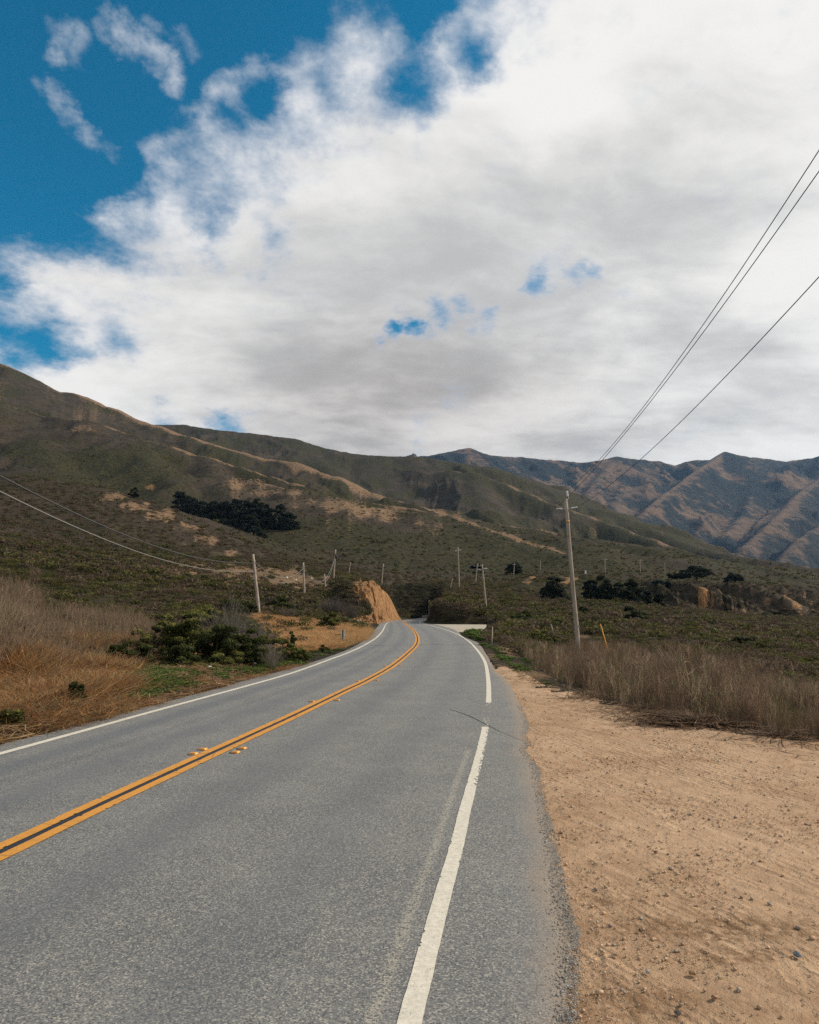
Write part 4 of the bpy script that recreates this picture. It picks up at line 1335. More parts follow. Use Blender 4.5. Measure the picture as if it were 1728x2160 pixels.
def scrub_layer(n, y0, y1, power, protos, s0, s1, name, label, clear=1.5, dens_pow=1.0):
    X, Y, px = field(n, y0, y1, -260, 2000, power)
    fl = flat_sd(X, Y) if y0 < 220 else np.full(X.shape, 50.)
    d, oc_, g_ = dry_s(X, Y), och_s(X, Y), gr_s(X, Y)
    clump = fbm(X / 7, Y / 7, 3, 71)
    keep = (fl > clear) & (oc_ < .25) & (rng.uniform(0, 1, len(X)) > d * .93) & (clump > -.42 + .25 * rng.normal(size=len(X)))
    X, Y, px, g_, clump, fl = X[keep], Y[keep], px[keep], g_[keep], clump[keep], fl[keep]
    # right-hand weeds stay clear of round scrub
    keep = ~((px > 1040) & (Y < 30) & (fl < 7)) & ~((px < 760) & (fl < 4.5) & (Y < 60) & (rng.uniform(0, 1, len(X)) < .85))
    X, Y, px, g_, clump, fl = X[keep], Y[keep], px[keep], g_[keep], clump[keep], fl[keep]
    n = len(X)
    S = rng.uniform(s0, s1, n) * (1 + .5 * np.clip(clump, 0, 1)) * rng.choice([.6, 1, 1.3], n)
    Z = ground(X, Y) - .06
    kind = rng.uniform(0, 1, n) + (g_ - .5) * .6 + .25 * fbm(X / 16, Y / 16, 2, 73)
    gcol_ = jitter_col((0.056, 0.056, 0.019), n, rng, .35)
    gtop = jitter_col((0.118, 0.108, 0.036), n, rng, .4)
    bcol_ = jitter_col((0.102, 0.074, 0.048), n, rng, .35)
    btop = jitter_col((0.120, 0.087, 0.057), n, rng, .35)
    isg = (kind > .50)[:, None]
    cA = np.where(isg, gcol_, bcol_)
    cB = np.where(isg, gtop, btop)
    return merge_instances(protos, rng.integers(0, len(protos), n), np.stack([X, Y, Z], 1), S, rng.uniform(0, 6.28, n), cA, cB, S * rng.uniform(.7, 1.25, n))


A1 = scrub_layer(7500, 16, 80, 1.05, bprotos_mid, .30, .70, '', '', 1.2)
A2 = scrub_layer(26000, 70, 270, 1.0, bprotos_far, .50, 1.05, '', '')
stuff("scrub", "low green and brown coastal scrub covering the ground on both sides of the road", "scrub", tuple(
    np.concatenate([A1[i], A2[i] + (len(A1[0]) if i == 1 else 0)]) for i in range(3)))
def bank_brush(n, y0, y1, px0, px1, s0, s1, protos, colr, top_):
    X, Y, px = field(n, y0, y1, px0, px1, .6)
    fl = flat_sd(X, Y)
    k = (fl > .5) & (och_s(X, Y) < .3)
    X, Y = X[k], Y[k]
    if len(X) == 0:
        return np.zeros((0, 3)), np.zeros((0, 4), int), np.zeros((0, 3))
    n = len(X)
    S = rng.uniform(s0, s1, n)
    Z = ground(X, Y) - .1
    return merge_instances(protos, rng.integers(0, len(protos), n), np.stack([X, Y, Z], 1), S, rng.uniform(0, 6.28, n), jitter_col(colr, n, rng, .35), jitter_col(top_, n, rng, .35), S * rng.uniform(.8, 1.6, n))


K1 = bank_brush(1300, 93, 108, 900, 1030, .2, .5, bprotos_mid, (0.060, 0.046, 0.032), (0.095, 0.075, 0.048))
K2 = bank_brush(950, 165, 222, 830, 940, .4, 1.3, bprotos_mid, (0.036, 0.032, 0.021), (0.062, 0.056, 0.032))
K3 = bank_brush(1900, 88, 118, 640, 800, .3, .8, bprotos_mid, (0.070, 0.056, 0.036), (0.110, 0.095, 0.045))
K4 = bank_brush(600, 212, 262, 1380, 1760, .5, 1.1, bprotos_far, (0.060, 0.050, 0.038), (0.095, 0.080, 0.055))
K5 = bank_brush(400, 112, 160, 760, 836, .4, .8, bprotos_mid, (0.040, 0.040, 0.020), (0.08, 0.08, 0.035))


def cat_arrays(*L):
    o, V, Fq, Cc = 0, [], [], []
    for v, f, c in L:
        V.append(v)
        Fq.append(f + o)
        Cc.append(c)
        o += len(v)
    return np.concatenate(V), np.concatenate(Fq), np.concatenate(Cc)


stuff("bank_brush", "brush clinging to the steep cut banks and gully walls beside the road", "brush", cat_arrays(K1, K2, K3, K4, K5))
A3 = scrub_layer(16000, 260, 900, 1.1, [bush_cloud(14, 3, .34, rng, .5) for _ in range(5)], .6, 1.4, '', '')
stuff("hillside_brush", "dark brush dotted over the distant hillsides", "brush", A3)


def band(n, y0, y1, px0, px1, d0, d1, side=None, power=.6):
    X, Y, px = field(n, y0, y1, px0, px1, power)
    fl = flat_sd(X, Y)
    k = (fl > d0) & (fl < d1)
    return X[k], Y[k], px[k], fl[k]


# dry orange-brown grass on the left bank
gpro = [blade_cloud(16, 1.0, .0085, rng, .16, .45) for _ in range(8)]
X, Y, px, fl = band(30000, 6, 27, -330, 640, .12, 6.2, power=.5)
Z = ground(X, Y) - .02
q1 = fbm(X / 1.3, Y / 1.3, 3, 81)
_, pyg = pix(X, Y, Z)
k = (q1 > -.32) & (rng.uniform(0, 1, len(X)) < np.where(px > 300, .6, 1.0)) & ~((px > 275 + 40 * q1) & (px < 650) & (fl > .9 + .5 * q1) & (rng.uniform(0, 1, len(X)) < .72))
X, Y, Z, q1, fl, px = X[k], Y[k], Z[k], q1[k], fl[k], px[k]
n = len(X)
S = np.clip(.15 + .075 * fl, .12, .50) * (1 + .9 * q1) * rng.uniform(.6, 1.2, n)
S = np.where(px > 300, S * .55, S)
c_ = jitter_col((0.330, 0.175, 0.070), n, rng, .32, .08)
c_ = np.where((rng.uniform(0, 1, n) < .25)[:, None], jitter_col((0.22, 0.16, 0.10), n, rng, .3), c_)
c_ = np.where((rng.uniform(0, 1, n) < .10)[:, None], jitter_col((0.48, 0.36, 0.20), n, rng, .2), c_)
Ag = merge_instances(gpro, rng.integers(0, 8, n), np.stack([X, Y, Z], 1), np.full(n, 1.0) * rng.uniform(.8, 1.5, n), rng.uniform(0, 6.28, n), c_, None, S, rng.normal(size=(n, 2)) * .22)
# the same grass further on, round the bend, shorter
X, Y, px = field(26000, 22, 92, 420, 850, .9)
fl = flat_sd(X, Y)
dd = dry_s(X, Y)
k = (fl > .1) & (dd > .3) & (fl < 22)
X, Y, fl = X[k], Y[k], fl[k]
n = len(X)
Z = ground(X, Y) - .02
c_ = jitter_col((0.460, 0.275, 0.125), n, rng, .3, .07)
Ag2 = merge_instances(gpro, rng.integers(0, 8, n), np.stack([X, Y, Z], 1), rng.uniform(1.2, 2.2, n), rng.uniform(0, 6.28, n), c_, None, rng.uniform(.12, .36, n), rng.normal(size=(n, 2)) * .3)
stuff("dry_grass", "orange-brown dry grass on the bank left of the road", "dry grass", tuple(
    np.concatenate([Ag[i], Ag2[i] + (len(Ag[0]) if i == 1 else 0)]) for i in range(3)))

# grey-brown twiggy stems above the grass, left
tpro = [twig_cloud(9, 1.0, .006, rng, 1.0, .5, 4) for _ in range(7)]
X, Y, px = field(4600, 10, 34, -330, 330, .8)
fl = flat_sd(X, Y)
k = (fl > 3.2) & (fl < 20) & (rng.uniform(0, 1, len(X)) < smooth(fl, 2.6, 5.5))
X, Y, fl, px = X[k], Y[k], fl[k], px[k]
n = len(X)
Z = ground(X, Y) - .03
S = rng.uniform(.4, 1.0, n) * (1 + .8 * fbm(X / 2, Y / 2, 3, 83)) * np.interp(px, [0, 120, 330], [1.45, 1.15, .75])
c_ = jitter_col((0.230, 0.165, 0.108), n, rng, .4, .08)
A = merge_instances(tpro, rng.integers(0, 7, n), np.stack([X, Y, Z], 1), S * .9, rng.uniform(0, 6.28, n), c_, None, S, rng.normal(size=(n, 2)) * .15)
stuff("dead_brush", "grey-brown leafless brush standing behind the dry grass on the left bank", "dead brush", A)

# dry dark weeds right of the lot
wpro = [twig_cloud(7, 1.0, .0052, rng, 1.15, .26, 5) for _ in range(8)]
X, Y, px = field(46000, 8, 46, 1030, 2150, .75)
fl = flat_sd(X, Y)
lim = np.interp(px, [1030, 1100, 1250, 1500, 1728], [3.0, 8, 17, 18, 15])
k = (fl > .25) & (fl < lim) & ~((px < 1210) & (fl < np.interp(px, [1030, 1210], [2.2, .6])))
k &= (rng.uniform(0, 1, len(X)) < (1 - .75 * smooth(fl / lim, .35, 1.0)) * smooth(fl + .8 * fbm(X / .7, Y / .7, 3, 185), .0, .9) * (.55 + .9 * fbm(X / 1.1, Y / 1.1, 3, 186)))
X, Y, fl, px = X[k], Y[k], fl[k], px[k]
n = len(X)
Z = ground(X, Y) - .03
hgt = np.clip(.28 + .30 * fl, .3, .85) * np.interp(px, [1040, 1260], [.42, 1.0])
S = hgt * rng.uniform(.4, 1.2, n) * (1 + .9 * fbm(X / 1.7, Y / 1.7, 3, 85)) * (1 - .35 * smooth(fl / lim[k], .3, 1.0))
c_ = jitter_col((0.158, 0.108, 0.073), n, rng, .5, .08)
m_ = rng.uniform(0, 1, n)
c_ = np.where((m_ < .14)[:, None], jitter_col((0.42, 0.31, 0.20), n, rng, .25), c_)
c_ = np.where(((m_ > .93) & (fl < 5))[:, None], jitter_col((0.11, 0.12, 0.035), n, rng, .25), c_)
A = merge_instances(wpro, rng.integers(0, 8, n), np.stack([X, Y, Z], 1), S * rng.uniform(.8, 1.2, n), rng.uniform(0, 6.28, n), c_, None, S, rng.normal(size=(n, 2)) * .07)
stuff("dry_weeds", "dense dark brown dry weed stalks beyond the right edge of the dirt lot", "dry weeds", A)

# straw and fallen stalks along the edges
def litter(X, Y, L0, L1, wd, col, lift=.03):
    n = len(X)
    a = rng.uniform(0, 2 * np.pi, n)
    L = rng.uniform(L0, L1, n)
    el = rng.uniform(-.05, .22, n)
    Z = ground(X, Y) + rng.uniform(0, lift, n) + .012
    d = np.stack([np.cos(a) * np.cos(el), np.sin(a) * np.cos(el), np.sin(el)], 1) * L[:, None] * .5
    s = np.stack([-np.sin(a), np.cos(a), rng.uniform(-.4, .4, n)], 1) * wd * rng.uniform(.6, 1.5, n)[:, None]
    c = np.stack([X, Y, Z], 1)
    bend = np.stack([-np.sin(a), np.cos(a), np.zeros(n)], 1) * (L * rng.uniform(-.15, .15, n))[:, None]
    V = np.stack([c - d - s, c - d + s, c + bend + s, c + bend - s, c + d + s * .5, c + d - s * .5], 1)
    V[:, 4:, 2] += .0
    V = V.reshape(-1, 3)
    k = np.arange(n)[:, None] * 6
    Fq = np.concatenate([k + np.array([0, 1, 2, 3]), k + np.array([3, 2, 4, 5])], 0)
    return V, Fq, np.repeat(col, 6, axis=0)


X, Y, px = field(60000, 8, 30, 1040, 2000, .6)
fl = flat_sd(X, Y)
le_ = dist_line(X, Y, resample(lot_edge, .5)) * np.where(fl > 0, 1, -1)
k = (np.abs(le_ - .05) < rng.exponential(.36, len(X))) & (le_ > -.9)
k &= rng.uniform(0, 1, len(X)) < .75 + .6 * fbm(X / .8, Y / .8, 2, 88)
X, Y = X[k], Y[k]
n = len(X)
c_ = jitter_col((0.40, 0.27, 0.155), n, rng, .4, .08)
c_ = np.where((rng.uniform(0, 1, n) < .3)[:, None], jitter_col((0.10, 0.065, 0.04), n, rng, .3), c_)
B1 = litter(X, Y, .06, .34, .006, c_, .05)
# darker heap of broken stems on the lot edge
hx, hy = [], []
for qx, qy in ((1395, 1522), (1430, 1530), (1470, 1534), (1330, 1506), (1240, 1478), (1500, 1536), (1640, 1562)):
    a_x, a_y = G(qx, qy - 4)
    m_n = 420 if 1380 < qx < 1480 else 170
    hx.append(rng.normal(a_x, .38, m_n))
    hy.append(rng.normal(a_y, .22, m_n))
hx, hy = np.concatenate(hx), np.concatenate(hy)
c_ = jitter_col((0.16, 0.10, 0.06), len(hx), rng, .6, .08)
B3 = litter(hx, hy, .10, .55, .007, c_, .13)
X, Y, px = field(26000, 6, 24, -330, 520, .6)
fl = flat_sd(X, Y)
k = (fl > 0.02) & (fl < 2.8)
X, Y = X[k], Y[k]
n = len(X)
c_ = jitter_col((0.36, 0.23, 0.125), n, rng, .45, .08)
c_ = np.where((rng.uniform(0, 1, n) < .2)[:, None], jitter_col((0.10, 0.07, 0.05), n, rng, .3), c_)
B2 = litter(X, Y, .10, .6, .007, c_, .10)
stuff("straw", "fallen straw and broken stalks lying along the edges of road and lot", "straw",
      cat_arrays(B1, B2, B3))

# bright green weeds
pl = [bush_cloud(150, 8, .10, rng, .55, .75, (.16, .34)) for _ in range(5)]
spots = []
for (x0, y0, x1, y1, cnt, s0, s1) in ((275, 1405, 350, 1432, 26, .16, .34), (345, 1395, 470, 1420, 46, .15, .36), (440, 1400, 545, 1418, 30, .15, .32), (520, 1395, 640, 1402, 26, .18, .4), (600, 1392, 640, 1402, 8, .2, .4),
                                      (655, 1375, 740, 1372, 16, .18, .4), (690, 1352, 745, 1356, 10, .25, .5), (990, 1334, 1022, 1345, 16, .4, .9), (975, 1326, 1010, 1331, 14, .5, 1.0), (1010, 1350, 1060, 1372, 14, .2, .45), (1050, 1380, 1080, 1392, 10, .2, .4),
                                      (1080, 1402, 1105, 1412, 8, .15, .32), (1140, 1425, 1160, 1440, 4, .12, .2), (1100, 1385, 1180, 1400, 8, .2, .4), (10, 1490, 50, 1525, 7, .2, .38), (145, 1435, 175, 1455, 4, .2, .35), (0, 1455, 20, 1465, 3, .2, .3), (25, 1380, 260, 1400, 10, .2, .4),
                                      (1690, 1490, 1728, 1530, 5, .2, .4), (1560, 1425, 1640, 1440, 9, .3, .7)):
    for _ in range(cnt):
        u = rng.uniform()
        qx = x0 + (x1 - x0) * u
        qy = y0 + (y1 - y0) * u + rng.uniform(-7, 7)
        gx, gy = G(qx, qy + 4)
        spots.append((gx, gy, rng.uniform(s0, s1)))
spots = np.array(spots)
spots = spots[flat_sd(spots[:, 0], spots[:, 1]) > .15]
gx_, gy_, gp_ = field(9000, 9, 27, 268, 655, .6)
gf_ = flat_sd(gx_, gy_)
gk = (gf_ > .55) & (gf_ < 3.4) & (fbm(gx_ / 1.1, gy_ / 1.1, 3, 99) > .02 + .22 * rng.normal(size=len(gx_)))
gx_, gy_ = gx_[gk][:1000], gy_[gk][:1000]
spots = np.concatenate([spots, np.stack([gx_, gy_, rng.uniform(.12, .36, len(gx_))], 1)])
n = len(spots)
Zs = ground(spots[:, 0], spots[:, 1]) - .03
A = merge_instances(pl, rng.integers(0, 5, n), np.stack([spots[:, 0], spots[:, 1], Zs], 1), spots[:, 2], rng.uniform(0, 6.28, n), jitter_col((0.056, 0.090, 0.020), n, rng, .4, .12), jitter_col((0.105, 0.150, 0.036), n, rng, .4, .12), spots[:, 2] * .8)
stuff("green_weeds", "patches of fresh green leafy weeds along both road edges", "weeds", A)

# gravel and pebbles
def pebbles(X, Y, Zb, S, col, rg=rng):
    ico_v = np.array([(0, 0, 1), (.89, 0, .45), (.28, .85, .45), (-.72, .53, .45), (-.72, -.53, .45), (.28, -.85, .45), (.72, .53, -.45), (-.28, .85, -.45), (-.89, 0, -.45), (-.28, -.85, -.45), (.72, -.53, -.45), (0, 0, -1)])
    ico_f = np.array([(0, 1, 2), (0, 2, 3), (0, 3, 4), (0, 4, 5), (0, 5, 1), (1, 6, 2), (2, 7, 3), (3, 8, 4), (4, 9, 5), (5, 10, 1), (6, 7, 2), (7, 8, 3), (8, 9, 4), (9, 10, 5), (10, 6, 1), (11, 7, 6), (11, 8, 7), (11, 9, 8), (11, 10, 9), (11, 6, 10)])
    n = len(X)
    V = ico_v[None] * (1 + rg.uniform(-.28, .28, (n, 12, 1)))
    V = V * np.stack([S * rg.uniform(.8, 1.5, n), S * rg.uniform(.7, 1.1, n), S * rg.uniform(.45, .8, n)], 1)[:, None]
    a = rg.uniform(0, 6.28, n)
    c, s = np.cos(a)[:, None], np.sin(a)[:, None]
    V = np.stack([V[:, :, 0] * c - V[:, :, 1] * s, V[:, :, 0] * s + V[:, :, 1] * c, V[:, :, 2]], -1)
    V += np.stack([X, Y, Zb + S * .22], 1)[:, None]
    Ff = (ico_f[None] + (np.arange(n) * 12)[:, None, None]).reshape(-1, 3)
    return V.reshape(-1, 3), Ff, np.repeat(col, 12, axis=0)


X, Y, px = field(110000, 2.2, 22, 1000, 1800, 1.35)
fl = flat_sd(X, Y)
er = side_of(RE, X, Y)
cl = fbm(X / .5, Y / .5, 3, 93)
cl2 = fbm(X / 1.3, Y / 1.3, 3, 94)
k = (fl < .2) & (er > .02) & (rng.uniform(0, 1, len(X)) < .10 + 1.1 * np.clip(cl + .4 * cl2, 0, 1) + .55 * np.exp(-er / .25))
X, Y = X[k], Y[k]
n = len(X)
Zb = -.008 + .012 * fbm(X * 1.3, Y * 1.3, 4, 61) + .008 * fbm(X * 9, Y * 9, 3, 62)
S = np.minimum(rng.lognormal(math.log(.0027), .52, n), .013) * (1 + .05 * Y)
c_ = jitter_col((0.46, 0.315, 0.195), n, rng, .3, .06)
c_ = np.where((rng.uniform(0, 1, n) < .22)[:, None], jitter_col((0.34, 0.28, 0.22), n, rng, .35), c_)
Pa = pebbles(X, Y, Zb, S, c_)
# loose grey chippings on the asphalt edge
X, Y, px = field(90000, 2.2, 14, 1000, 1260, 1.35)
er = side_of(RE, X, Y)
k = (er < .03) & (er > -rng.exponential(.10, len(X)))
X, Y = X[k], Y[k]
n = len(X)
S = np.minimum(rng.lognormal(math.log(.0030), .4, n), .010)
c_ = jitter_col((0.26, 0.24, 0.215), n, rng, .5, .06)
Pb = pebbles(X, Y, np.full(n, .0), S, c_)
np_ = len(Pa[0])
gv = np_mesh("gravel", np.concatenate([Pa[0], Pb[0]]), np.concatenate([Pa[1], Pb[1] + np_]), mat_pebble, None, False, cols=np.concatenate([Pa[2], Pb[2]]))
tag(gv, "small loose pebbles scattered over the dirt lot and asphalt edge", "gravel", None, 'stuff')
# ------------------------------------------------------------------ utility poles
def ribbed(mb, a, b, r, n=5):
    a, b = Vector(a), Vector(b)
    pts, rr = [], []
    for i in range(n * 2 + 1):
        pts.append(a.lerp(b, i / (n * 2)))
        rr.append(r if i % 2 else r * .55)
    mb.tube(pts, rr, 10)


def pole(base_px, top_px, Y, r0, r1, label, group, kind='plain', lean_y=0.0):
    B = P(base_px[0], base_px[1], Y)
    zb = gz(B.x, B.y)
    T = P(top_px[0], top_px[1], Y + lean_y)
    root = empty("utility_pole", (B.x, B.y, zb), label, "utility pole", group)
    o = Vector((B.x, B.y, zb))
    t_ = T - o
    mb = MB()
    n = 7
    wob = [Vector((random.uniform(-.015, .015), random.uniform(-.015, .015), 0)) for _ in range(n + 1)]
    mb.tube([Vector((0, 0, -.6)) * (1 if i == 0 else 0) + t_ * (i / n) + wob[i] for i in range(n + 1)], [r0 + (r1 - r0) * i / n for i in range(n + 1)], 14)
    mb.build("shaft", mat_wood, root, True)
    L = t_.length
    up = t_.normalized()
    if kind == 'near':
        mb = MB()
        mb.tube([t_ + up * -.25 + Vector((.16, 0, 0)), t_ + up * .1 + Vector((.16, 0, 0)), t_ + up * .16 + Vector((.12, 0, 0))], .022, 8)
        mb.build("top_bracket", mat_steel, root, True)
        mb = MB()
        ribbed(mb, t_ + up * .12 + Vector((.12, 0, 0)), t_ + up * .46 + Vector((.10, 0, 0)), .085, 4)
        mb.build("insulator", mat_ins, root, True)
        for s, zz in ((-1, -.62), (1, -.58)):
            mb = MB()
            a = t_ + up * zz
            mb.tube([a + Vector((s * .05, 0, 0)), a + Vector((s * .28, -.02, .0))], .012, 6)
            mb.build("side_bracket", mat_steel, root, True)
            mb = MB()
            ribbed(mb, a + Vector((s * .24, -.02, .0)), a + Vector((s * .62, -.10, .05 if s > 0 else .0)), .062, 5)
            mb.build("insulator", mat_ins, root, True)
        mb = MB()
        mb.tube([t_ + up * -1.42, t_ + up * -1.32], r1 + .014, 14)
        mb.build("yellow_band", mat_band, root, True)
        mb = MB()
        mb.box(Vector((-.02, -.16, 1.9)), (.12, .01, .16))
        mb.build("tag_plate", mat_steel, root)
    if kind == 'side':
        for s in (-1, 1):
            a = t_ + up * (-.9 if s < 0 else -.75)
            mb = MB()
            mb.tube([a, a + Vector((s * .30, 0, 0))], .02, 6)
            mb.build("side_bracket", mat_steel, root, True)
            mb = MB()
            ribbed(mb, a + Vector((s * .25, -.02, 0)), a + Vector((s * .78, -.05, .08)), .10, 4)
            mb.build("insulator", mat_ins, root, True)
    if kind == 'arm':
        a = t_ + up * -.8
        mb = MB()
        mb.box(a + Vector((0, -.15, 0)), (2.4, .12, .14))
        mb.build("crossarm", mat_wood, root)
        for s in (-1.05, 1.05, .35):
            mb = MB()
            ribbed(mb, a + Vector((s, -.15, .07)), a + Vector((s, -.15, .36)), .09, 2)
            mb.build("insulator", mat_ins, root, True)
    if kind == 'cable':
        for zz in (-.75, -1.5):
            mb = MB()
            a = t_ + up * zz
            mb.tube([a + Vector((-r1 - .05, 0, 0)), a + Vector((r1 + .10, 0, 0))], .035, 8)
            mb.build("cable_clamp", mat_steel, root, True)
    if kind == 'can':
        mb = MB()
        a = t_ + up * -1.5
        mb.tube([a + Vector((.2, -.1, -.5)), a + Vector((.2, -.1, .4))], .2, 12)
        mb.build("transformer", mat_dark, root, True)
    return root, T


GL = "telephone poles up the left side of the road"
GR = "power poles across the scrub right of the road"
GF = "distant power poles below the hills"
big, bigT = pole((1222, 1398), (1193.5, 1052), 40, .14, .105, "tallest nearest wooden power pole, standing in dry weeds beyond the dirt lot", GR, 'near')
pl2, p2T = pole((546.5, 1306), (534, 1169), 75, .19, .13, "nearest telephone pole left of the road, leaning above the dark green bushes", GL, 'cable')
pole((642.5, 1269), (640, 1186.5), 118, .18, .13, "upright wooden telephone pole rising from the tan grass patch, second along the left side", GL, 'cable')
pole((686.5, 1273), (684.3, 1210.5), 132, .14, .11, "short thin telephone pole just left of the ochre cut bank, with brush at its foot", GL, 'plain')
pole((703.5, 1225), (708.3, 1159), 155, .17, .13, "pole leaning right with a dark canister near its top, where the sagging cables climb", GL, 'can')
pole((735, 1219), (740, 1186), 200, .15, .12, "small leaning pole above the left end of the ochre cut bank", GL, 'plain')
pole((804.5, 1236), (808.8, 1189), 185, .17, .13, "thin leaning pole rising directly behind the top of the ochre cut bank", GL, 'cable')
pole((969, 1240), (966.3, 1154.5), 170, .17, .13, "tall pole with two white side insulators, just right of the dark gully", GR, 'side')
pole((950, 1242), (954.5, 1221), 176, .12, .10, "stubby leaning post close to the foot of the tall pole right of the gully", GR, 'plain')
pole((1003, 1239), (1007.5, 1189), 225, .18, .14, "leaning pole in front of a dark flat-topped bush, beside the pole at the pale apron", GR, 'arm')
pole((1026.5, 1311), (1017, 1190.5), 115, .17, .12, "slender leaning pole with white insulators at the end of the pale gravel apron", GR, 'side')
pole((1084, 1225), (1085.5, 1187), 300, .18, .14, "small pole with white insulators in front of the dark round cypress", GF, 'side')
pole((1140, 1217), (1140.3, 1184), 340, .2, .16, "bare thin pole standing alone between the round cypress and the ochre scar", GF, 'plain')
pole((1175, 1221), (1175, 1194), 380, .22, .18, "pale pole with small white insulators just left of the tall nearest pole", GF, 'side')
pole((1189.7, 1211), (1190, 1189), 430, .22, .18, "tiny far pole before the dark tree, touching the left edge of the nearest pole", GF, 'plain')
pole((1229, 1206), (1229, 1187), 470, .22, .18, "faint tiny pole on the green slope just right of the nearest pole", GF, 'plain')
pole((1264.5, 1206), (1267, 1187), 470, .22, .18, "tiny pole leaning right, close beside a taller pole with a crossarm", GF, 'plain')
pole((1277, 1218), (1276.3, 1177), 300, .17, .13, "pole with a crossarm rising behind the big dark thicket", GF, 'arm')
pole((1300.5, 1211), (1302.5, 1192), 440, .22, .18, "small pole with a crossarm beside a low dark bush right of the thicket top", GF, 'arm')
pole((1332.5, 1213), (1332.5, 1199), 480, .2, .16, "shortest, faintest far pole between two taller crossarm poles", GF, 'arm')
pole((1351, 1215), (1350.5, 1180), 330, .18, .14, "taller far pole halfway between the dark thicket and the domed cypress", GF, 'arm')
pole((1403, 1215), (1402.7, 1187), 360, .2, .16, "far pole just left of the large domed cypress", GF, 'plain')
pole((1538, 1206), (1537.5, 1184), 520, .2, .16, "faint far pole behind the small round tree right of the domed cypress", GF, 'arm')
pole((905, 1298), (905.3, 1266), 172, .10, .08, "thin dark pole in the shaded gully behind the guardrail", GL, 'plain')


# ------------------------------------------------------------------ wires and cables
def curve_wire(pxs, A, B, r, name, mat, label, cat, group, ext=0.0, cases=(), fine=10, mat2=None):
    """wire hanging in the vertical plane A-B and passing through the given photo points"""
    A, B = Vector(A), Vector(B)
    pts = []
    dx, dy = B.x - A.x, B.y - A.y
    for px, py in pxs:
        k = (px - CX) / F * 1.0
        # solve for the forward distance where plan line meets the sight line (one refinement for pitch)
        Y = None
        fac = k
        for _ in range(3):
            s = (fac * A.y - A.x) / (dx - fac * dy)
            Y = A.y + s * dy
            q = P(px, py, Y)
            fac = q.x / q.y
        pts.append((s, P(px, py, Y)))
    pts.append((0.0, A))
    pts.append((1.0, B))
    pts.sort(key=lambda v: v[0])
    clean = [pts[0]]
    for v in pts[1:]:
        if v[0] - clean[-1][0] > .004:
            clean.append(v)
    S = np.array([v[0] for v in clean])
    Zs_ = np.array([v[1].z for v in clean])
    if len(S) > 4:
        deg = 3 if len(S) > 5 else 2
        co = np.polyfit(S, Zs_, deg, w=np.where((S < .001) | (S > .999), 6.0, 1.0))
        zf = lambda s: float(np.polyval(co, s))
    else:
        co = np.polyfit(S, Zs_, min(2, len(S) - 1))
        zf = lambda s: float(np.polyval(co, s))
    N = 48
    P3 = [Vector((A.x + dx * s, A.y + dy * s, zf(s))) for s in np.linspace(0, 1 + ext, N)]
    mb = MB()
    mb.tube(P3, r, 6)
    o = mb.build(name, mat, None, True)
    tag(o, label, cat, group)
    for s, L, rr in cases:
        c = Vector((A.x + dx * s, A.y + dy * s, zf(s)))
        e = Vector((dx, dy, (zf(s + .01) - zf(s)) * 100)).normalized()
        mb = MB()
        mb.tube([c - e * L * .5, c - e * L * .42, c + e * L * .42, c + e * L * .5], [rr * .6, rr, rr, rr * .6], 10)
        mb.build("splice_case", mat_case, o, True)
    return o


gw = "power lines from the nearest pole"
topI = bigT + Vector((.10, 0, .50))
wire_end = lambda a, b, k: Vector(a).lerp(Vector(b), k)


def line_through(A, px, py, Y, k):
    q = P(px, py, Y)
    return A + (q - A) * k


mid = [(1267, 971), (1323, 900)]
E1 = line_through(topI, 1728, 317, 13.0, 1.75)
curve_wire([(1267, 970), (1323, 899), (1500, 660)], topI, P(1728, 317, 13.0), .011, "power_line", mat_wire, "highest of the overhead wires running from the nearest pole to the upper right", "power line", gw, .55)
lI = bigT + Vector((-.62, -.1, -.58))
curve_wire([(1271, 970), (1331.5, 899), (1512, 662)], lI, P(1728, 361, 13.0), .011, "power_line", mat_wire, "middle overhead wire, close below the highest one at upper right", "power line", gw, .55)
rI = bigT + Vector((.62, -.1, -.53))
curve_wire([(1349, 973), (1427, 899), (1560, 757)], rI, P(1728, 584, 13.0), .011, "power_line", mat_wire, "lowest overhead wire, well apart from the close pair at right", "power line", gw, .55)
gc = "thick telephone cables on the left side"
A0, A1 = P(536, 1188, 75), P(-30, 988, 17)
curve_wire([(452, 1182.5), (348, 1159.5), (174, 1088), (0, 1003)], A0, A1, .025, "telephone_cable", mat_cable, "upper dark cable sagging from the left edge to the nearest left pole", "cable", gc, .25)
A0, A1 = P(537, 1206, 75), P(-30, 1022, 17)
curve_wire([(452, 1202.8), (348, 1182.5), (174, 1117.5), (0, 1037.5)], A0, A1, .025, "telephone_cable", mat_pale, "lower paler cable sagging from the left edge to the nearest left pole", "cable", gc, .25)
A0, A1 = P(537, 1184, 75), P(640, 1199, 118)
curve_wire([(561, 1202), (579, 1215), (585, 1218.5), (602, 1219), (615, 1216), (627.5, 1208.7)], A0, A1, .042, "telephone_cable", mat_pale, "upper cable drooping between the two nearest left poles, with a pale box", "cable", gc, 0, ((.56, .55, .14),))
A0, A1 = P(538, 1206, 75), P(641, 1210, 118)
curve_wire([(553.6, 1213.8), (571, 1222.7), (592, 1228), (609, 1229), (622, 1224)], A0, A1, .040, "telephone_cable", mat_pale, "lower cable drooping between the two nearest left poles, with a round case", "cable", gc, 0, ((.77, .4, .13),))
A0, A1 = P(641.5, 1200, 118), P(707, 1174, 155)
curve_wire([(649, 1213), (667, 1226), (678.6, 1226), (691, 1214), (701.5, 1193)], A0, A1, .036, "telephone_cable", mat_pale, "cable climbing steeply to the pole with the dark canister, the upper of two", "cable", gc, 0, ((.2, .5, .16),))
A0, A1 = P(642, 1210, 118), P(705, 1182, 155)
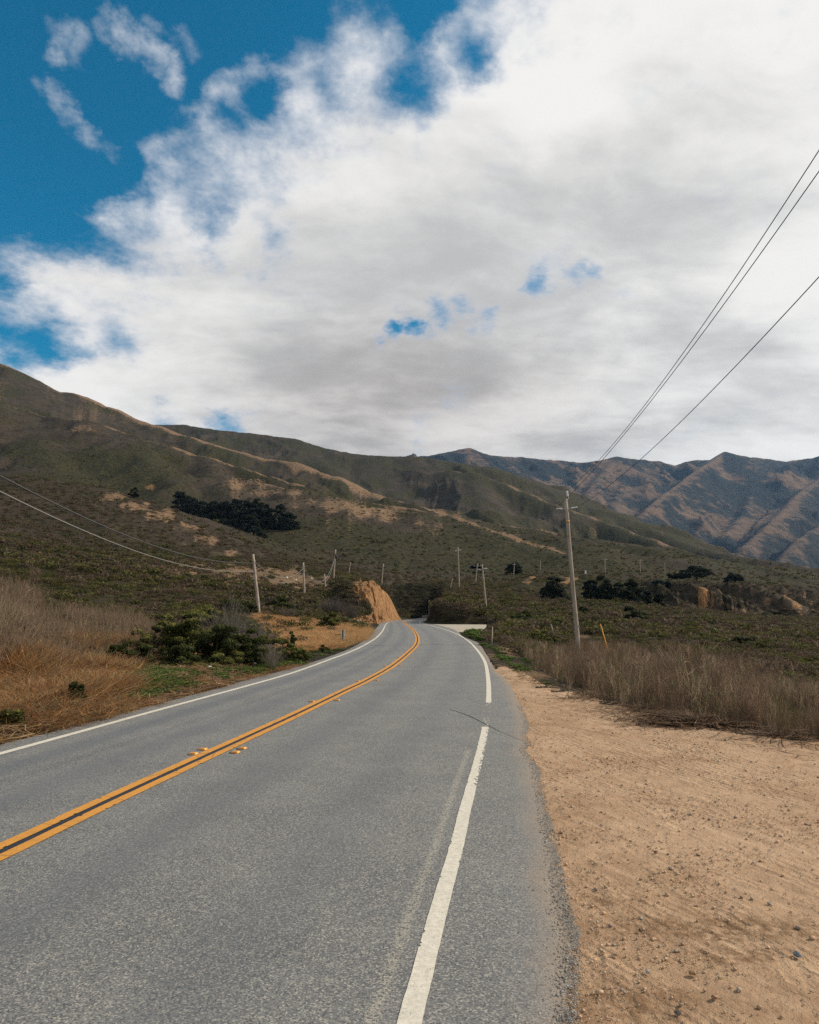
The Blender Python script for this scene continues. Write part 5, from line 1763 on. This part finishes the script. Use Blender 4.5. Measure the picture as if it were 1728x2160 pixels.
curve_wire([(655, 1222), (670, 1230), (682, 1229), (694, 1217), (702, 1198)], A0, A1, .036, "telephone_cable", mat_pale, "cable climbing steeply to the pole with the dark canister, the lower of two", "cable", gc)
A0, A1 = P(739.5, 1191, 200), P(808, 1197, 185)
curve_wire([(760, 1199), (780, 1200.5)], A0, A1, .04, "telephone_cable", mat_cable, "thin slack cable between the two poles above the ochre bank", "cable", gc)

# ------------------------------------------------------------------ roadside posts, rail, sign
def at_ground(px, py, dz=0.0):
    x, y = G(px, py)
    return x, y, gz(x, y)


x, y, z = at_ground(723, 1358)
root = empty("marker_post", (x, y, z), "marker post with two narrow pale blue strips side by side, left of the bend", "marker post")
mb = MB()
mb.box((0, 0, .12), (.04, .04, .5))
mb.box((0, .02, .42), (.07, .02, .62))
mb.build("post", mat_dark, root)
for s in (-1, 1):
    mb = MB()
    mb.box((s * .062, 0, .44), (.055, .018, .58))
    mb.build("reflective_strip", mat_blueg, root, bevel=.004)
x, y, z = at_ground(755.5, 1324.5)
root = empty("delineator_post", (x, y, z), "small white flexible post at the start of the dirt verge below the ochre bank", "delineator post")
mb = MB()
mb.box((0, 0, .38), (.11, .025, .52))
mb.build("panel", mat_whitep, root, bevel=.006)
mb = MB()
mb.box((0, .02, .1), (.05, .02, .34))
mb.build("foot", mat_dark, root)
x, y, z = at_ground(1037, 1361)
root = empty("marker_stake", (x, y, z), "thin grey wooden stake leaning slightly beside green weeds right of the bend", "stake")
mb = MB()
mb.tube([(0, 0, -.2), (.07, 0, 1.0)], [.028, .024], 8)
mb.build("shaft", mat_wood, root, True)
x, y = P(1288, 1392, 38).x, 38
root = empty("orange_guy_guard", (x, y, gz(x, y)), "slender orange guy-wire guard leaning left in the dry weeds right of the nearest power pole", "guy guard")  # guy-wire guard, modelled as a plain orange shaft
tp = P(1266.5, 1316, 38) - Vector(root.location)
bt = P(1289.5, 1396, 38) - Vector(root.location)
mb = MB()
mb.tube([bt + (bt - tp) * .15, bt, bt.lerp(tp, .5), tp], [.034, .034, .032, .026], 8)
mb.build("shaft", mat_orange, root, True)
x, y = P(1166, 1331, 62).x, 62
root = empty("white_stub", (x, y, gz(x, y)), "short leaning white post half hidden in brush right of the road", "post")
b0 = P(1166.5, 1333, 62) - Vector(root.location)
b1 = P(1162.5, 1317, 62) - Vector(root.location)
mb = MB()
mb.tube([b0 + Vector((0, 0, -.2)), b0, b1], [.05, .05, .055], 8)
mb.build("shaft", mat_pale, root, True)
x, y = P(1234, 1212, 300).x, 300
root = empty("small_sign", (x, y, gz(x, y)), "tiny white sign plate on the dark ledge just right of the nearest pole", "sign")
mb = MB()
mb.box(P(1235.5, 1207, 300) - Vector(root.location), (.75, .06, 1.3), None)
mb.build("plate", mat_whitep, root)
mb = MB()
mb.tube([Vector((0, 0, -.3)), P(1235, 1209, 300) - Vector(root.location) + Vector((0, .06, 0))], .06, 6)
mb.build("post", mat_dark, root, True)
# guardrail beyond the bend
g0, g1 = P(891, 1301.2, 140), P(916, 1297.2, 152)
root = empty("guardrail", (g0.x, g0.y, gz(g0.x, g0.y)), "short pale guardrail where the road disappears into the dark gully", "guardrail")
o0 = Vector(root.location)
dv = (g1 - g0)
mb = MB()
prof = [(-.16, 0), (-.10, .05), (-.04, 0), (.04, 0), (.10, .05), (.16, 0)]
n = 12
vs = []
for i in range(n + 1):
    c = g0 + dv * (i / n) - o0
    for dz_, dy_ in prof:
        vs.append(c + Vector((0, -dy_, dz_ * 1.5)))
fs = [(i * 6 + k, (i + 1) * 6 + k, (i + 1) * 6 + k + 1, i * 6 + k + 1) for i in range(n) for k in range(5)]
mb.add(vs, fs)
rl = mb.build("rail", mat_rust, root, True)
sm = rl.modifiers.new('thick', 'SOLIDIFY')
sm.thickness = .02
for i in range(4):
    c = g0 + dv * ((i + .4) / 4) - o0
    mb = MB()
    mb.box(c + Vector((0, .12, -.45)), (.15, .15, 1.15))
    mb.build("post", mat_wood, root)

# ------------------------------------------------------------------ raised pavement markers
mk = []


def marker(px, py, label, grp="raised amber pavement markers along the centre line"):
    gx, gy = G(px, py)
    i = int(np.argmin(np.hypot(Cs[:, 0] - gx, Cs[:, 1] - gy)))
    j = min(i + 1, len(Cs) - 1)
    a = math.atan2(Cs[j, 1] - Cs[i, 1], Cs[j, 0] - Cs[i, 0]) - math.pi / 2
    lt = float(np.hypot(Cs[i, 0] - gx, Cs[i, 1] - gy))
    z = .012 * math.exp(-(lt / 3.2) ** 2) + .003
    root = empty("pavement_marker", (gx, gy, z), label, "pavement marker", grp, a)
    mb = MB()
    h = .020
    w0, w1, l0, l1 = .052, .034, .050, .026
    mb.add([(-w0, -l0, 0), (w0, -l0, 0), (w0, l0, 0), (-w0, l0, 0), (-w1, -l1, h), (w1, -l1, h), (w1, l1, h), (-w1, l1, h)],
           [(3, 2, 1, 0), (4, 5, 6, 7), (1, 2, 6, 5), (3, 0, 4, 7), (0, 1, 5, 4), (2, 3, 7, 6)])
    mb.build("body", mat_mk, root, bevel=.002)
    for s in (-1, 1):
        mb = MB()
        q = [(-.036, s * (l0 - .006), .0055), (.036, s * (l0 - .006), .0055), (.028, s * (l1 + .004), h - .002), (-.028, s * (l1 + .004), h - .002)]
        q = [(a_, b_ + s * .0022, c_ + .0022) for a_, b_, c_ in q]
        mb.add(q, [(0, 1, 2, 3) if s < 0 else (3, 2, 1, 0)])
        mb.build("reflector", mat_amber, root)
    mb = MB()
    pts = [(math.cos(k / 14 * 6.283) * (.075 + random.uniform(-.008, .008)) - .012, math.sin(k / 14 * 6.283) * (.072 + random.uniform(-.01, .01)), .0005) for k in range(14)]
    mb.add(pts, [tuple(range(14))])
    mb.build("adhesive_pad", mat_blk, root)
    return root


mat_mk = solid("amber_ceramic", (0.72, 0.36, 0.07), .35, .5, .15, 30)
mat_amber = solid("amber_reflector", (0.50, 0.16, 0.015), .2, .6, .2, 30)
marker(408.5, 1593, "amber marker left of the centre line, the nearer one of the nearest left pair")
marker(428.5, 1583.5, "amber marker left of the centre line, the farther one of the nearest left pair")
marker(497, 1590, "amber marker right of the centre line, the nearer one of the nearest right pair")
marker(511.5, 1581.5, "amber marker right of the centre line, the farther one of the nearest right pair")
marker(658.5, 1481.5, "single amber marker left of the centre line in the second row from the camera")
marker(712, 1479, "single amber marker right of the centre line in the second row from the camera")
marker(755.5, 1438.5, "amber marker left of the centre line in the third row")
marker(795.5, 1436.5, "amber marker right of the centre line in the third row")
marker(813, 1407, "amber marker left of the centre line in the fourth row, where the bend begins")
marker(844, 1405.5, "amber marker right of the centre line in the fourth row, where the bend begins")
marker(841, 1388, "amber marker left of the centre line in the fifth row, on the bend")
marker(867, 1387.5, "amber marker right of the centre line in the fifth row, on the bend")
marker(855.5, 1376, "tiny amber marker left of the centre line in the sixth row")
marker(877, 1375.5, "tiny amber marker right of the centre line in the sixth row")
marker(868, 1364, "farthest amber marker, left of the centre line just before it turns back")

# ------------------------------------------------------------------ stones on the lot
def stone(px, py, r, colr, label):
    r *= .78
    gx, gy = G(px, py)
    rg = np.random.default_rng(int(px * 7 + py))
    import bmesh
    bm = bmesh.new()
    planes = [(Vector(rg.normal(size=3)).normalized(), rg.uniform(.55, .85)) for _ in range(12)]
    bmesh.ops.create_icosphere(bm, subdivisions=4, radius=1)
    for v in bm.verts:
        c = v.co.copy()
        k = 1.0
        for nrm_, lim_ in planes:
            dn = c.dot(nrm_)
            if dn > 0:
                k = min(k, lim_ / dn)
        k *= rg.uniform(.97, 1.03)
        v.co = Vector((c.x * r * 1.25 * k, c.y * r * .9 * k, c.z * r * .7 * k))
    me = bpy.data.meshes.new("stone")
    bm.to_mesh(me)
    bm.free()
    me.materials.append(solid("stone_grey" if colr[2] > .2 else "stone_brown", colr, .9, .2, .4, 30))
    o = bpy.data.objects.new("stone", me)
    COL.objects.link(o)
    o.location = (gx, gy, lot_z(gx, gy) + r * .28)
    o.rotation_euler = (0, 0, rg.uniform(0, 6))
    return tag(o, label, "stone", "larger stones on the dirt lot")


stone(1681, 2012, .030, (.20, .25, .27), "bluish grey stone near the right edge of the dirt lot, the largest one")
stone(1462, 2052, .022, (.34, .20, .11), "angular rust-brown stone in the lower middle of the dirt lot")
stone(1367, 2049, .018, (.42, .38, .33), "flat pale grey stone low on the dirt lot, left of the rust-brown one")
stone(1350, 1960, .018, (.12, .085, .06), "dark stone at the left end of the damp streak on the lot")
stone(1457, 1848, .020, (.30, .19, .12), "reddish brown stone on the lot, just right of a pale one")
stone(1440, 1830, .020, (.50, .38, .26), "pale tan stone above the middle of the lot beside a reddish one")
stone(1384, 1797, .022, (.22, .13, .08), "dark brown stone in the upper left part of the lot")
stone(1330, 1774, .014, (.15, .10, .07), "small dark stone, upper left of the dark brown one")
stone(1622, 1903, .020, (.40, .34, .28), "grey-tan stone amid gravel at the right of the lot")
stone(1684, 1955, .020, (.34, .29, .24), "grey stone beside the damp patch near the right edge")
stone(1428, 2137, .018, (.07, .07, .075), "small blackish stone near the bottom of the lot")
stone(1508, 2104, .022, (.36, .22, .13), "brown clod low on the lot, right of the gravel cluster")
stone(1299, 2014, .016, (.46, .32, .20), "smooth tan pebble-like stone close to the asphalt edge, low on the lot")
stone(1122, 1571, .022, (.48, .43, .36), "pale chip at the broken tip of the asphalt edge")
stone(1010, 1817, .007, (.50, .36, .24), "single tan pebble lying on the asphalt shoulder right of the white line")

# litter in the left bank
mat_paper = solid("crumpled_paper", (.78, .77, .75), .7, .3, .15, 20)


def scrap(px, py, s, label, up=.1):
    gx, gy = G(px, py)
    import bmesh
    bm = bmesh.new()
    bmesh.ops.create_icosphere(bm, subdivisions=2, radius=1)
    rg = np.random.default_rng(int(px))
    for v in bm.verts:
        v.co = Vector((v.co.x * s * rg.uniform(.6, 1.3), v.co.y * s * rg.uniform(.5, 1), v.co.z * s * .45 * rg.uniform(.5, 1.3)))
    me = bpy.data.meshes.new("litter_scrap")
    bm.to_mesh(me)
    bm.free()
    me.materials.append(mat_paper)
    o = bpy.data.objects.new("litter_scrap", me)
    COL.objects.link(o)
    o.location = (gx, gy, gz(gx, gy) + up)
    return tag(o, label, "litter", "scraps of litter on the left verge")


scrap(126, 1522, .055, "crumpled white scrap in the dry grass near the left road edge", .06)
scrap(293, 1492, .035, "small white scrap right at the grass edge, farther along than the crumpled one", .08)
scrap(534, 1412, .11, "pale scrap among the green weeds below the dark bushes", .14)
scrap(442, 1424, .06, "white scrap between green weeds and dry grass on the left verge", .08)

# ------------------------------------------------------------------ trees and large bushes
def plant(name, cat, label, group, px, py_base, py_top, Y, width_px, shape, colr, top, nleaf, leaf, lean=0.0, depth=.8, stems=3, seed=None):
    rg = np.random.default_rng(int(px * 13 + py_top * 7) if seed is None else seed)
    b0 = P(px, py_base, Y)
    zb = min(gz(b0.x, Y), b0.z + .2)
    H = P(px, py_top, Y).z - zb
    Wd = width_px / F * Y / 2
    root = empty(name, (b0.x, Y, zb), label, cat, group)
    # branch tips
    lobes = []
    nl = {'dome': 26, 'grove': 40, 'cone': 30, 'round': 20, 'mound': 30, 'flat': 16}[shape]
    for i in range(nl):
        a = rg.uniform(0, 6.283)
        r = math.sqrt(rg.uniform(0, 1))
        if shape == 'cone':
            hz = rg.uniform(.12, .97)
            rr = (1 - hz) ** .75 * (.35 + .65 * r) * 1.0
            c = (math.cos(a) * rr * Wd, math.sin(a) * rr * Wd * depth, hz * H)
            lr_ = Wd * (.34 - .18 * hz)
        elif shape == 'grove':
            hz = rg.uniform(.0, .93) ** 1.15
            rr = (1 - hz ** 2.2) ** .8 * (.25 + .7 * r)
            c = (math.cos(a) * rr * Wd, math.sin(a) * rr * Wd * depth, hz * H)
            lr_ = Wd * (.46 - .24 * hz)
        elif shape == 'dome':
            rr = r * .85
            hz = (1 - rr ** 2) ** .5 * rg.uniform(.45, .86)
            c = (math.cos(a) * rr * Wd, math.sin(a) * rr * Wd * depth, hz * H)
            lr_ = Wd * rg.uniform(.16, .28)
        elif shape == 'flat':
            rr = r * .85
            c = (math.cos(a) * rr * Wd, math.sin(a) * rr * Wd * depth, H * rg.uniform(.5, .85))
            lr_ = Wd * rg.uniform(.16, .26)
        elif shape == 'mound':
            rr = r * .82
            hz = (1 - rr ** 2.4) * rg.uniform(.05, .82)
            c = (math.cos(a) * rr * Wd, math.sin(a) * rr * Wd * depth, hz * H)
            lr_ = min(Wd * .3, H * .42) * rg.uniform(.6, 1.0)
        else:
            rr = r * .72
            hz = .5 + (1 - rr ** 2) ** .5 * rg.uniform(-.34, .34)
            c = (math.cos(a) * rr * Wd, math.sin(a) * rr * Wd * depth, hz * H)
            lr_ = min(Wd, H) * rg.uniform(.2, .34)
        lobes.append((c[0] + lean * c[2], c[1], c[2], lr_))
    lobes = np.array(lobes)
    li = rg.integers(0, nl, nleaf)
    d = rg.normal(size=(nleaf, 3))
    d /= np.linalg.norm(d, axis=1)[:, None]
    d[:, 2] = np.where(d[:, 2] < -.3, -d[:, 2], d[:, 2])
    rr_ = lobes[li, 3] * rg.uniform(.45, 1.08, nleaf) ** .5
    c = lobes[li, :3] + d * rr_[:, None] * np.array([1.0, 1.0, .72])
    c[:, 2] = np.clip(c[:, 2], .02 * H, H * 1.02)
    V, Fq = tri_cloud(c, d, leaf, rg)
    tone = rg.uniform(.7, 1.3, nl)[li] * rg.uniform(.7, 1.3, nleaf)
    tm = np.clip((d[:, 2] - .25) * 1.5, 0, 1)[:, None]  # painted top light: upward leaves lean to the brighter colour
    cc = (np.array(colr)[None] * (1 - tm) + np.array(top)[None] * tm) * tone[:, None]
    np_mesh("crown" if name != 'bush' else "foliage", V, Fq, mat_leaf, None, False, root, cols=np.repeat(cc, 4, axis=0))
    mb = MB()
    order = rg.permutation(nl)
    if name == 'bush':
        for k in range(stems + 3):
            q = Vector(lobes[order[k], :3])
            s0 = Vector((q.x * .15, q.y * .15, -.1))
            mb.tube([s0, s0.lerp(q, .5) + Vector((rg.uniform(-.05, .05), 0, .04)), q], [.035, .024, .010], 6)
        mb.build("stem", mat_bark, root, True)
    else:
        tr = max(.1, H * .028)
        axis = Vector((lean * H * .8, 0, H * .82))
        tp_ = [Vector((0, 0, -.4)), Vector((0, 0, H * .1)), axis * .45 + Vector((rg.uniform(-.1, .1) * tr, 0, 0)), axis]
        mb.tube(tp_, [tr * 1.25, tr, tr * .7, tr * .2], 9)
        for k in range(min(nl, 12)):
            q = Vector(lobes[order[k], :3])
            s0 = axis * min(.85, max(.12, q.z / H * .7))
            mb.tube([s0, s0.lerp(q, .55) + Vector((0, 0, -.03 * H)), q], [tr * .42, tr * .26, tr * .1], 6)
        mb.build("trunk", mat_bark, root, True)
    return root


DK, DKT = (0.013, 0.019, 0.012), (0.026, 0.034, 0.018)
gg = "dark conifers in the grove below the left hill"
for px, pb, pt, Y, wd, lab in (
        (378, 1076, 1036, 430, 30, "pointed conifer at the upper left tip of the dark grove"),
        (400, 1084, 1046, 425, 34, "broad dark conifer second from the left in the hillside grove"),
        (424, 1090, 1058, 420, 30, "low dark conifer third from the left in the hillside grove"),
        (448, 1096, 1058, 415, 34, "round-headed conifer left of the middle of the grove"),
        (472, 1102, 1056, 410, 34, "tall dark conifer at the middle left of the grove"),
        (494, 1108, 1049, 405, 32, "tallest spire in the middle of the dark grove"),
        (516, 1110, 1052, 400, 34, "wide dark conifer right of the tallest grove spire"),
        (540, 1114, 1050, 398, 34, "full dark conifer two trees right of the grove's tallest spire"),
        (560, 1108, 1062, 400, 26, "slimmer conifer before the gap at the right end of the grove"),
        (588, 1106, 1060, 398, 28, "pointed conifer standing apart at the right end of the grove"),
        (530, 1118, 1086, 380, 30, "low dark tree at the lower front of the grove"),
        (608, 1110, 1082, 395, 30, "small dark conifer, last on the right of the grove")):
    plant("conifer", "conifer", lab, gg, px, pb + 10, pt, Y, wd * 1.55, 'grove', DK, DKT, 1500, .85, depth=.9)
plant("bush", "bush", "single dark bush on the shoulder of the near left hill below the grass slope", None, 284, 1040, 1022, 262, 28, 'mound', DK, DKT, 500, .35)
plant("bush", "bush", "dark rounded clump under the grove at the foot of the near left hill", None, 548, 1140, 1117, 300, 38, 'mound', DK, DKT, 700, .4)
gt = "dark cypresses on the right"
for px, pb, pt, Y, wd, sh, lab in (
        (1086, 1221, 1186, 310, 36, 'cone', "dark round cypress with a pole in front of it"),
        (1008, 1208, 1190, 330, 34, 'flat', "low flat-topped dark tree behind the leaning pole right of the gully"),
        (1012, 1222, 1206, 300, 30, 'flat', "low dark shrub-like tree beneath the flat-topped one"),
        (1168, 1262, 1214, 178, 44, 'cone', "dense dark tree just left of the nearest power pole at mid height"),
        (1190, 1206, 1182, 470, 30, 'round', "small dark tree directly behind the nearest power pole"),
        (1248, 1264, 1222, 180, 40, 'cone', "left end tree of the big dark thicket right of the nearest pole"),
        (1272, 1268, 1212, 178, 44, 'cone', "highest tree of the big dark thicket"),
        (1300, 1272, 1222, 178, 46, 'round', "full dark tree at the centre of the big thicket"),
        (1334, 1276, 1221, 176, 44, 'cone', "pointed tree at the right of the thicket centre"),
        (1360, 1272, 1238, 178, 40, 'round', "lower dark tree toward the right end of the thicket"),
        (1392, 1274, 1246, 185, 34, 'round', "small dark tree at the right end of the thicket"),
        (1320, 1272, 1238, 168, 52, 'mound', "dark mass of low foliage at the front of the thicket"),
        (1470, 1230, 1188, 270, 74, 'dome', "large domed cypress on the edge of the far plateau"),
        (1428, 1228, 1210, 272, 40, 'flat', "low dark foliage touching the left side of the domed cypress"),
        (1549, 1228, 1206, 275, 40, 'dome', "small domed tree right of the large cypress"),
        (1306, 1212, 1200, 400, 18, 'round', "tiny dark tree beside a far crossarm pole"),
        (1390, 1236, 1221, 245, 56, 'flat', "low olive-dark thicket on the slope right of the big one")):
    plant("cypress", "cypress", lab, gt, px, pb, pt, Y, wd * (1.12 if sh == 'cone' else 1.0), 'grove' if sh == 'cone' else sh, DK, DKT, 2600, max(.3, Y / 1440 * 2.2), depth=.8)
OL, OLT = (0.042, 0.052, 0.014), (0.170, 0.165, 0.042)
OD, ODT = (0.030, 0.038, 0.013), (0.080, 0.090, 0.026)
gb = "big bushes left of the road"
for px, pb, pt, Y, wd, c1, c2, lab in (
        (345, 1392, 1288, 23, 120, OD, OLT, "leftmost large dark bush above the roadside green weeds"),
        (400, 1398, 1270, 22.5, 130, OL, OLT, "large yellow-green topped bush, second in the dark row left of the road"),
        (455, 1400, 1284, 22, 120, OD, ODT, "deep green bush in the middle of the dark row"),
        (515, 1398, 1304, 22.5, 110, OD, ODT, "dark bush right of the middle of the row, bare twigs above it"),
        (560, 1396, 1318, 24, 90, OD, OLT, "second from right in the dark bush row, beside the open grass"),
        (605, 1394, 1338, 24.5, 62, OL, OLT, "rightmost bush of the dark row, sunlit along its top"),
        (285, 1372, 1312, 27, 90, OD, ODT, "smaller bush behind the left end of the dark row"),
        (430, 1310, 1272, 45, 110, OL, OLT, "broad olive bush higher up behind the dark row"),
        (240, 1330, 1296, 36, 90, OL, OLT, "olive bush with yellow tips behind the brown brush at left"),
        (255, 1398, 1338, 19, 70, OD, ODT, "low bush where the orange grass meets the left end of the dark row"),
        (290, 1385, 1318, 22, 84, OL, OLT, "olive bush one step right of where the orange grass ends"),
        (380, 1404, 1350, 20.5, 80, OD, ODT, "low front bush below the yellow-green topped one, over the green weeds"),
        (470, 1404, 1356, 21.5, 84, OD, OLT, "low front bush in the middle of the row, over the green weeds"),
        (455, 1345, 1286, 33, 96, OD, OLT, "bush with lit tips in the upper row, left of the grey leafless bush"),
        (520, 1345, 1300, 34, 80, OL, OLT, "olive bush in the upper row, just left of the leaning telephone pole"),
        (180, 1345, 1300, 28, 90, OD, OLT, "dull green bush rising behind the brown brush, farther left than the rest"),
        (100, 1300, 1262, 34, 100, OL, OLT, "olive bush showing above the brown brush near the left frame edge"),
        (320, 1340, 1290, 34, 110, OD, OLT, "dark bush with lit tips in the upper row, leftmost behind the dark row"),
        (395, 1330, 1272, 36, 110, OL, OLT, "highest sunlit bush of the upper row, above the yellow-green one"),
        (300, 1395, 1345, 20, 60, OD, ODT, "low dark bush at the left end of the bright green weeds"),
        (632, 1398, 1362, 25, 40, OD, OLT, "small bush at the right tip of the dark row by the road edge"),
        (500, 1290, 1256, 60, 90, OD, ODT, "low dark bush left of the nearest telephone pole on the slope"),
        (350, 1262, 1240, 62, 90, OD, OLT, "long low bush on the slope above the olive bushes"),
        (20, 1520, 1486, 11, 60, OD, OLT, "small green shrub in the dry grass at the lower left edge"),
        (160, 1462, 1425, 13, 40, OD, ODT, "small dark shrub alone in the orange grass of the left bank"),
        (615, 1352, 1326, 31, 26, OD, ODT, "small upright dark shrub alone in the tan grass"),
        (694, 1324, 1289, 58, 56, OD, OLT, "rounded dark bush with a sunlit rim beside the bend"),
        (683, 1378, 1359, 31, 22, OD, ODT, "little dark shrub at the road edge below the marker post"),
        (590, 1290, 1258, 82, 70, OD, ODT, "dark bush just right of the nearest telephone pole's foot"),
        (648, 1290, 1262, 95, 56, OD, ODT, "dark bush at the foot of the second telephone pole"),
        (668, 1272, 1246, 122, 40, OD, ODT, "dark bush left of the thin short telephone pole")):
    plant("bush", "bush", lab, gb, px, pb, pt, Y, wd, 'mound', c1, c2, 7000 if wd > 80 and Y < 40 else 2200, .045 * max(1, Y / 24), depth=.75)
GB, GBT = (0.075, 0.062, 0.050), (0.115, 0.095, 0.078)
gtw = "bare twiggy bushes left of the road"


def twiggy(px, pb, pt, Y, wd, label, n=150, colr=(0.16, 0.14, 0.12)):
    rg = np.random.default_rng(int(px * 3 + Y))
    b0 = P(px, pb, Y)
    zb = gz(b0.x, Y)
    H = max(.4, P(px, pt, Y).z - zb)
    Wd = wd / F * Y / 2
    root = empty("bare_bush", (b0.x, Y, zb), label, "bare bush", gtw)
    V, Fq, tone, _ = twig_cloud(n, 1.0, .0055, rg, .75, 1.0, 9)
    V = V * np.array([Wd * .95, Wd * .8, H * .98])
    V[:, :2] += rg.normal(size=(1, 2)) * 0
    np_mesh("branches", V, Fq, mat_leaf, None, False, root, cols=np.array(colr)[None] * tone[:, None])
    return root


twiggy(480, 1360, 1262, 27, 150, "big grey leafless bush rising behind the dark bush row, left of the leaning pole")
twiggy(545, 1375, 1305, 26, 110, "grey leafless bush at the foot of the nearest telephone pole", 130)
twiggy(575, 1402, 1352, 22, 80, "bare twigs spilling toward the road below the dark bush row", 90, (.2, .17, .14))
twiggy(705, 1312, 1256, 84, 90, "dull purple-grey leafless thicket left of the ochre bank", 220, (.10, .085, .075))
twiggy(740, 1312, 1268, 88, 50, "dense grey brush at the base of the ochre bank", 160, (.10, .085, .072))
twiggy(610, 1305, 1280, 70, 70, "low grey bare brush behind the tan grass slope", 120, (.13, .11, .09))
gb2 = "larger bushes right of the road"
for px, pb, pt, Y, wd, c1, c2, lab in (
        (1135, 1352, 1320, 50, 52, (0.05, 0.062, .015), (0.20, 0.19, 0.05), "yellow-topped green bush in brown brush left of the nearest power pole"),
        (1168, 1362, 1336, 47, 40, OL, OLT, "olive bush joined to the right side of the yellow-topped bush"),
        (1092, 1316, 1290, 84, 52, OD, ODT, "dark low bush beyond the yellow-topped one, left"),
        (1108, 1304, 1286, 92, 40, OD, ODT, "dark ragged bush right behind the low dark one"),
        (1345, 1306, 1284, 105, 52, DK, ODT, "dark flattened bush below the big thicket"),
        (1328, 1292, 1277, 130, 40, DK, ODT, "thin dark bush line right under the thicket"),
        (1232, 1294, 1277, 118, 24, DK, ODT, "small round dark bush right of the nearest pole at mid height"),
        (1570, 1372, 1342, 62, 90, (0.022, .022, .015), ODT, "wide blackish bush in the brush at the far right"),
        (1560, 1402, 1382, 42, 40, OD, ODT, "small dark bush in front of the wide blackish one"),
        (1665, 1438, 1414, 30, 60, OD, OLT, "low green bush above the tall weeds at the right edge"),
        (1700, 1404, 1384, 40, 80, OD, OLT, "dark green bush at the right frame edge, behind the low green one"),
        (1500, 1376, 1364, 56, 40, OL, OLT, "small sunlit olive bush left of the blackish bush")):
    plant("bush", "bush", lab, gb2, px, pb, pt, Y, wd, 'mound', c1, c2, 1500, .05 * max(1, Y / 26), depth=.8)

# ------------------------------------------------------------------ haze
mat_haze = bpy.data.materials.new("haze_air")
mat_haze.use_nodes = True
nt = mat_haze.node_tree
for nd in list(nt.nodes):
    if nd.type != 'OUTPUT_MATERIAL':
        nt.nodes.remove(nd)
out = [nd for nd in nt.nodes if nd.type == 'OUTPUT_MATERIAL'][0]
vol = nt.nodes.new('ShaderNodeVolumePrincipled')
vol.inputs['Color'].default_value = (0.36, 0.62, 1.0, 1)
vol.inputs['Density'].default_value = HAZE_D
vol.inputs['Anisotropy'].default_value = 0.2
nt.links.new(vol.outputs[0], out.inputs['Volume'])
mb = MB()
zmin, zmax = float(TV[:, :, 2].min()) - 1.0, float(TV[:, :, 2].max()) + 40
mb.box((0, 0, (zmin + zmax) / 2), (12600, 12600, zmax - zmin))
hz = mb.build("haze", mat_haze)
tag(hz, "thin blue air over the whole valley and hills", "haze", None, 'stuff')
